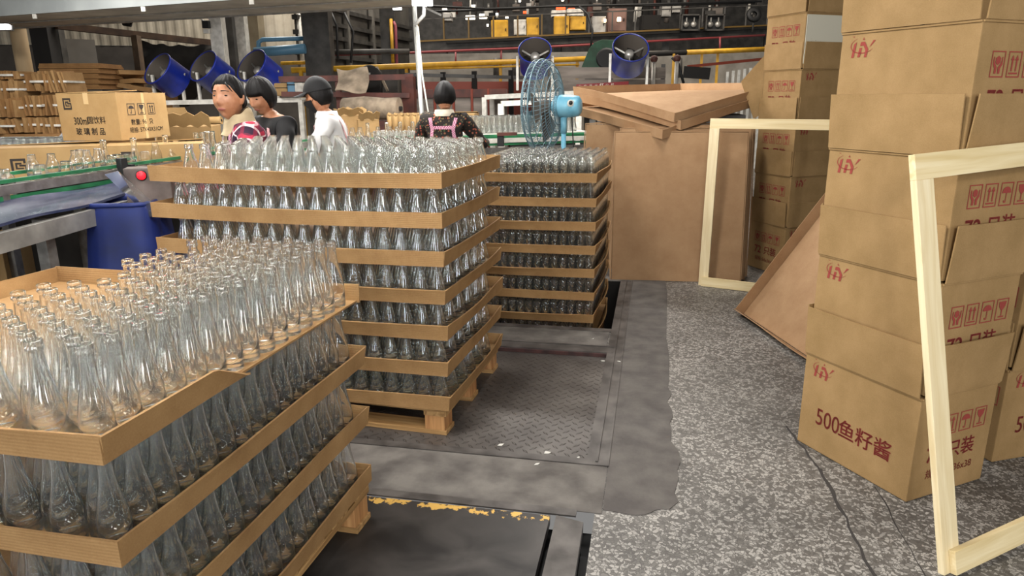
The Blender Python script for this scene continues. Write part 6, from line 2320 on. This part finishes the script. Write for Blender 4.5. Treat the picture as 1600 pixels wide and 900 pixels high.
    if seated:
        s_ = thing('stool', 'low round stool under the %s' % label.split(' ', 1)[1].split(',')[0], 'stool', (loc[0], loc[1], 0), math.radians(facing - 90))
        MB().lathe([(0, h0 - 0.125), (0.15, h0 - 0.125), (0.16, h0 - 0.135), (0.16, h0 - 0.155), (0, h0 - 0.155)], 24).build('seat', M['red_steel'], s_, bevel=0)
        for a in range(4):
            c_, s2 = math.cos(a * 1.5708 + 0.78), math.sin(a * 1.5708 + 0.78)
            MB().tube([(0.11 * c_, 0.11 * s2, h0 - 0.15), (0.16 * c_, 0.16 * s2, 0)], 0.014, 8).build('leg', M['steel_dk'], s_)

    def ribbon(name, pts, w, mat, off=0.005, frm=(0, 1)):
        """a band over the shirt: pts (x, z) seen from frm = +1 front or -1 back"""
        side = frm
        rows = []
        n = 22
        P = []
        for i in range(n + 1):
            u = i / n * (len(pts) - 1)
            j = min(int(u), len(pts) - 2)
            u -= j
            P.append((pts[j][0] + (pts[j + 1][0] - pts[j][0]) * u, pts[j][1] + (pts[j + 1][1] - pts[j][1]) * u))
        for i, (x, z) in enumerate(P):
            a, b = P[max(i - 1, 0)], P[min(i + 1, n)]
            dx, dz = b[0] - a[0], b[1] - a[1]
            l = math.hypot(dx, dz) or 1
            row = []
            for q in (-0.5, -0.17, 0.17, 0.5):
                px, pz = x - dz / l * w * q, z + dx / l * w * q
                src = tor(px, side * 0.6, pz)
                dr = tor(px, 0, pz) - src
                hit = sb.ray_cast(src, dr.normalized())
                pt = hit[0] + hit[1] * off if hit[0] else tor(px, side * 0.08, pz)
                row.append(pt)
            rows.append(row)
        MB().grid(rows, 0, 0.002).build(name, mat, t)
    if extras:
        extras(t, tor, HM, ribbon, k, V)
    return t


PINK = gingham('pink_gingham', '#9c3b66', '#d9b3c0', 110)
REDW = gingham('red_white_check', '#a8273a', '#e4d6d3', 130)
CREAM = noise_mat('cream_scarf', '#a08d6e', '#b9a684', 14, 0.95, bump=0.3)
WHITE = noise_mat('white_cotton', '#cfcfcd', '#e4e4e2', 9, 0.9)
BLACKC = noise_mat('black_cotton', '#080808', '#111011', 12, 0.85)
NAVY = flat('navy_trousers', '#1c2030', 0.9)


def ex1(t, tor, HM, ribbon, k, V):
    n0 = V[4]
    rows = []
    for i in range(29):
        a = 2 * math.pi * i / 28
        rows.append([Vector((n0.x + (0.066 + r) * math.cos(a), n0.y + 0.012 + (0.066 + r * 1.0) * math.sin(a), n0.z - 0.01 + z + 0.03 * -math.sin(a) + 0.006 * math.sin(5 * a + 20 * z))) for r, z in ((-0.008, 0.058), (0.004, 0.050), (0.010, 0.030), (0.014, 0.008), (0.022, -0.016), (0.034, -0.032))])
    MB().grid(rows, 0, 0.004).build('scarf', CREAM, t)
    ribbon('scarf_end', [(0.0, 0.43), (-0.01, 0.16)], 0.09, CREAM, 0.012, 1)
    for s in (1, -1):
        ribbon('apron_strap', [(s * 0.085, 0.12), (s * 0.09, 0.30), (s * 0.095, 0.42 * k)], 0.045, PINK, 0.006, 1)
        ribbon('apron_strap', [(s * 0.095, 0.42 * k), (s * 0.08, 0.30), (s * 0.06, 0.14)], 0.045, PINK, 0.006, -1)
    ribbon('apron', [(0, 0.24), (0, 0.0)], 0.22, gingham('plum_apron', '#6a2242', '#8a3a5c', 60), 0.009, 1)


def ex2(t, tor, HM, ribbon, k, V):
    for s in (1, -1):
        ribbon('apron_strap', [(s * 0.085, 0.10), (s * 0.095, 0.30), (s * 0.10, 0.42 * k)], 0.03, REDW, 0.006, 1)
        ribbon('apron_strap', [(s * 0.10, 0.42 * k), (s * 0.07, 0.25), (s * 0.06, 0.1)], 0.03, REDW, 0.006, -1)


def ex3(t, tor, HM, ribbon, k, V):
    v, f = ball(26, 40, lambda a, b: (head_point(a, max(b, 0.18)) * 1.17) if b > 0.10 else head_point(a, 0.18) * 1.12)
    MB().add([HM @ q + HM.to_3x3() @ Vector((0, 0, 0.012)) for q in v], f, 0, True).build('cap', BLACKC, t)
    rows = []
    for i in range(13):
        a = math.radians(-62 + 124 * i / 12)
        rows.append([HM @ Vector((0.086 * math.sin(a) * (1 - 0.1 * r), 0.098 * math.cos(a) + 0.085 * r * math.cos(a) ** 0.8, 0.050 - 0.012 * r - 0.02 * (math.sin(a) ** 2) * r)) for r in (0, 0.33, 0.66, 1)])
    MB().grid(rows, 0, 0.004).build('cap_brim', BLACKC, t)
    rows = []
    for i in range(15):
        a = math.radians(-66 + 132 * i / 14)
        rows.append([HM @ (head_point(a, b) * 1.06 + Vector((0, 0.008 * math.cos(a), 0))) for b in (-0.98, -0.75, -0.5, -0.28, -0.10)])
    MB().grid(rows, 0, 0.002).build('face_mask', BLACKC, t)
    for s in (1, -1):
        MB().tube([HM @ (head_point(s * 1.12, -0.2) * 1.05), HM @ Vector((s * 0.083, -0.01, 0.025)), HM @ Vector((s * 0.083, -0.03, -0.01))], 0.0018, 5).build('mask_loop', BLACKC, t)
        ribbon('apron_strap', [(s * 0.085, 0.10), (s * 0.095, 0.30), (s * 0.10, 0.42 * k)], 0.028, REDW, 0.006, 1)
        ribbon('apron_strap', [(s * 0.10, 0.42 * k), (s * 0.07, 0.25), (s * 0.06, 0.1)], 0.028, REDW, 0.006, -1)
    rows = []
    for i in range(25):
        a = 2 * math.pi * i / 24
        rows.append([Vector((V[4].x + (0.060 + r) * math.cos(a), V[4].y + 0.005 + (0.060 + r) * math.sin(a), V[4].z - 0.015 + z)) for r, z in ((0, 0.04), (0.010, 0.045), (0.022, 0.0))])
    MB().grid(rows, 0, 0.003).build('collar', WHITE, t)


def ex4(t, tor, HM, ribbon, k, V):
    for s in (1, -1):
        ribbon('apron_strap', [(s * 0.105, 0.42 * k), (s * 0.085, 0.30), (s * 0.10, 0.16), (s * 0.105, 0.05)], 0.026, PINK, 0.007, -1)
        ribbon('apron_strap', [(s * 0.10, 0.42 * k), (s * 0.09, 0.2)], 0.026, PINK, 0.007, 1)
    ribbon('apron_band', [(-0.09, 0.315), (0.09, 0.315)], 0.026, PINK, 0.008, -1)
    rows = []
    for i in range(25):
        a = 2 * math.pi * i / 24
        rows.append([Vector((V[4].x + (0.060 + r) * math.cos(a), V[4].y + 0.004 + (0.060 + r) * math.sin(a), V[4].z - 0.02 + z)) for r, z in ((0, 0.05), (0.012, 0.05), (0.028, 0.0))])
    MB().grid(rows, 0, 0.004).build('collar', noise_mat('pale_collar', '#a79c88', '#c2b8a5', 10, 0.9), t)


w1 = at(394, 150, 3.9)
person('standing woman in red plaid shirt with a cream scarf, looking toward the camera', w1, 222, False, 11, 46, -2, plaid(), NAVY, 'tied', (((0.24, 0.10, 0.20), (0.20, 0.32, 0.16)), ((0.25, 0.10, 0.18), (0.16, 0.32, 0.14))), 1.49, ex1, 0.005)
w2 = at(447, 165, 4.75)
person('woman in black top with short fringed hair, bending over her work', w2, 236, False, 16, 16, 20, BLACKC, NAVY, 'fringe', (((0.25, 0.14, 0.20), (0.12, 0.36, 0.22)), ((0.25, 0.14, 0.20), (0.12, 0.36, 0.24))), 1.51, ex2)
w3 = at(532, 165, 5.1)
person('worker in white shirt, black cap and black face mask, seen from the side', w3, 196, False, 14, -4, 12, WHITE, NAVY, 'short', (((0.24, 0.16, 0.18), (0.14, 0.38, 0.16)), ((0.24, 0.16, 0.18), (0.14, 0.38, 0.16))), 1.50, ex3)
w4 = at(692, 152, 5.7)
person('worker in dark flowered jacket with pink checked straps, seen from behind', w4, 98, False, 8, 4, 10, flowered(), NAVY, 'short', (((0.30, 0.12, 0.20), (0.30, 0.36, 0.24)), ((0.25, 0.12, 0.18), (0.18, 0.36, 0.20))), 1.48, ex4)
w5 = at(76, 195, 6.15)
person('stooping worker in pale grey shirt half hidden behind the lettered carton', w5, 5, False, 58, -6, 20, noise_mat('grey_cotton', '#77777a', '#8c8c8e', 30, 0.9, stretch=(1, 1, 4)), NAVY, 'short', (((0.24, 0.12, 0.20), (0.14, 0.34, 0.26)), ((0.24, 0.12, 0.20), (0.14, 0.34, 0.26))), 1.6)
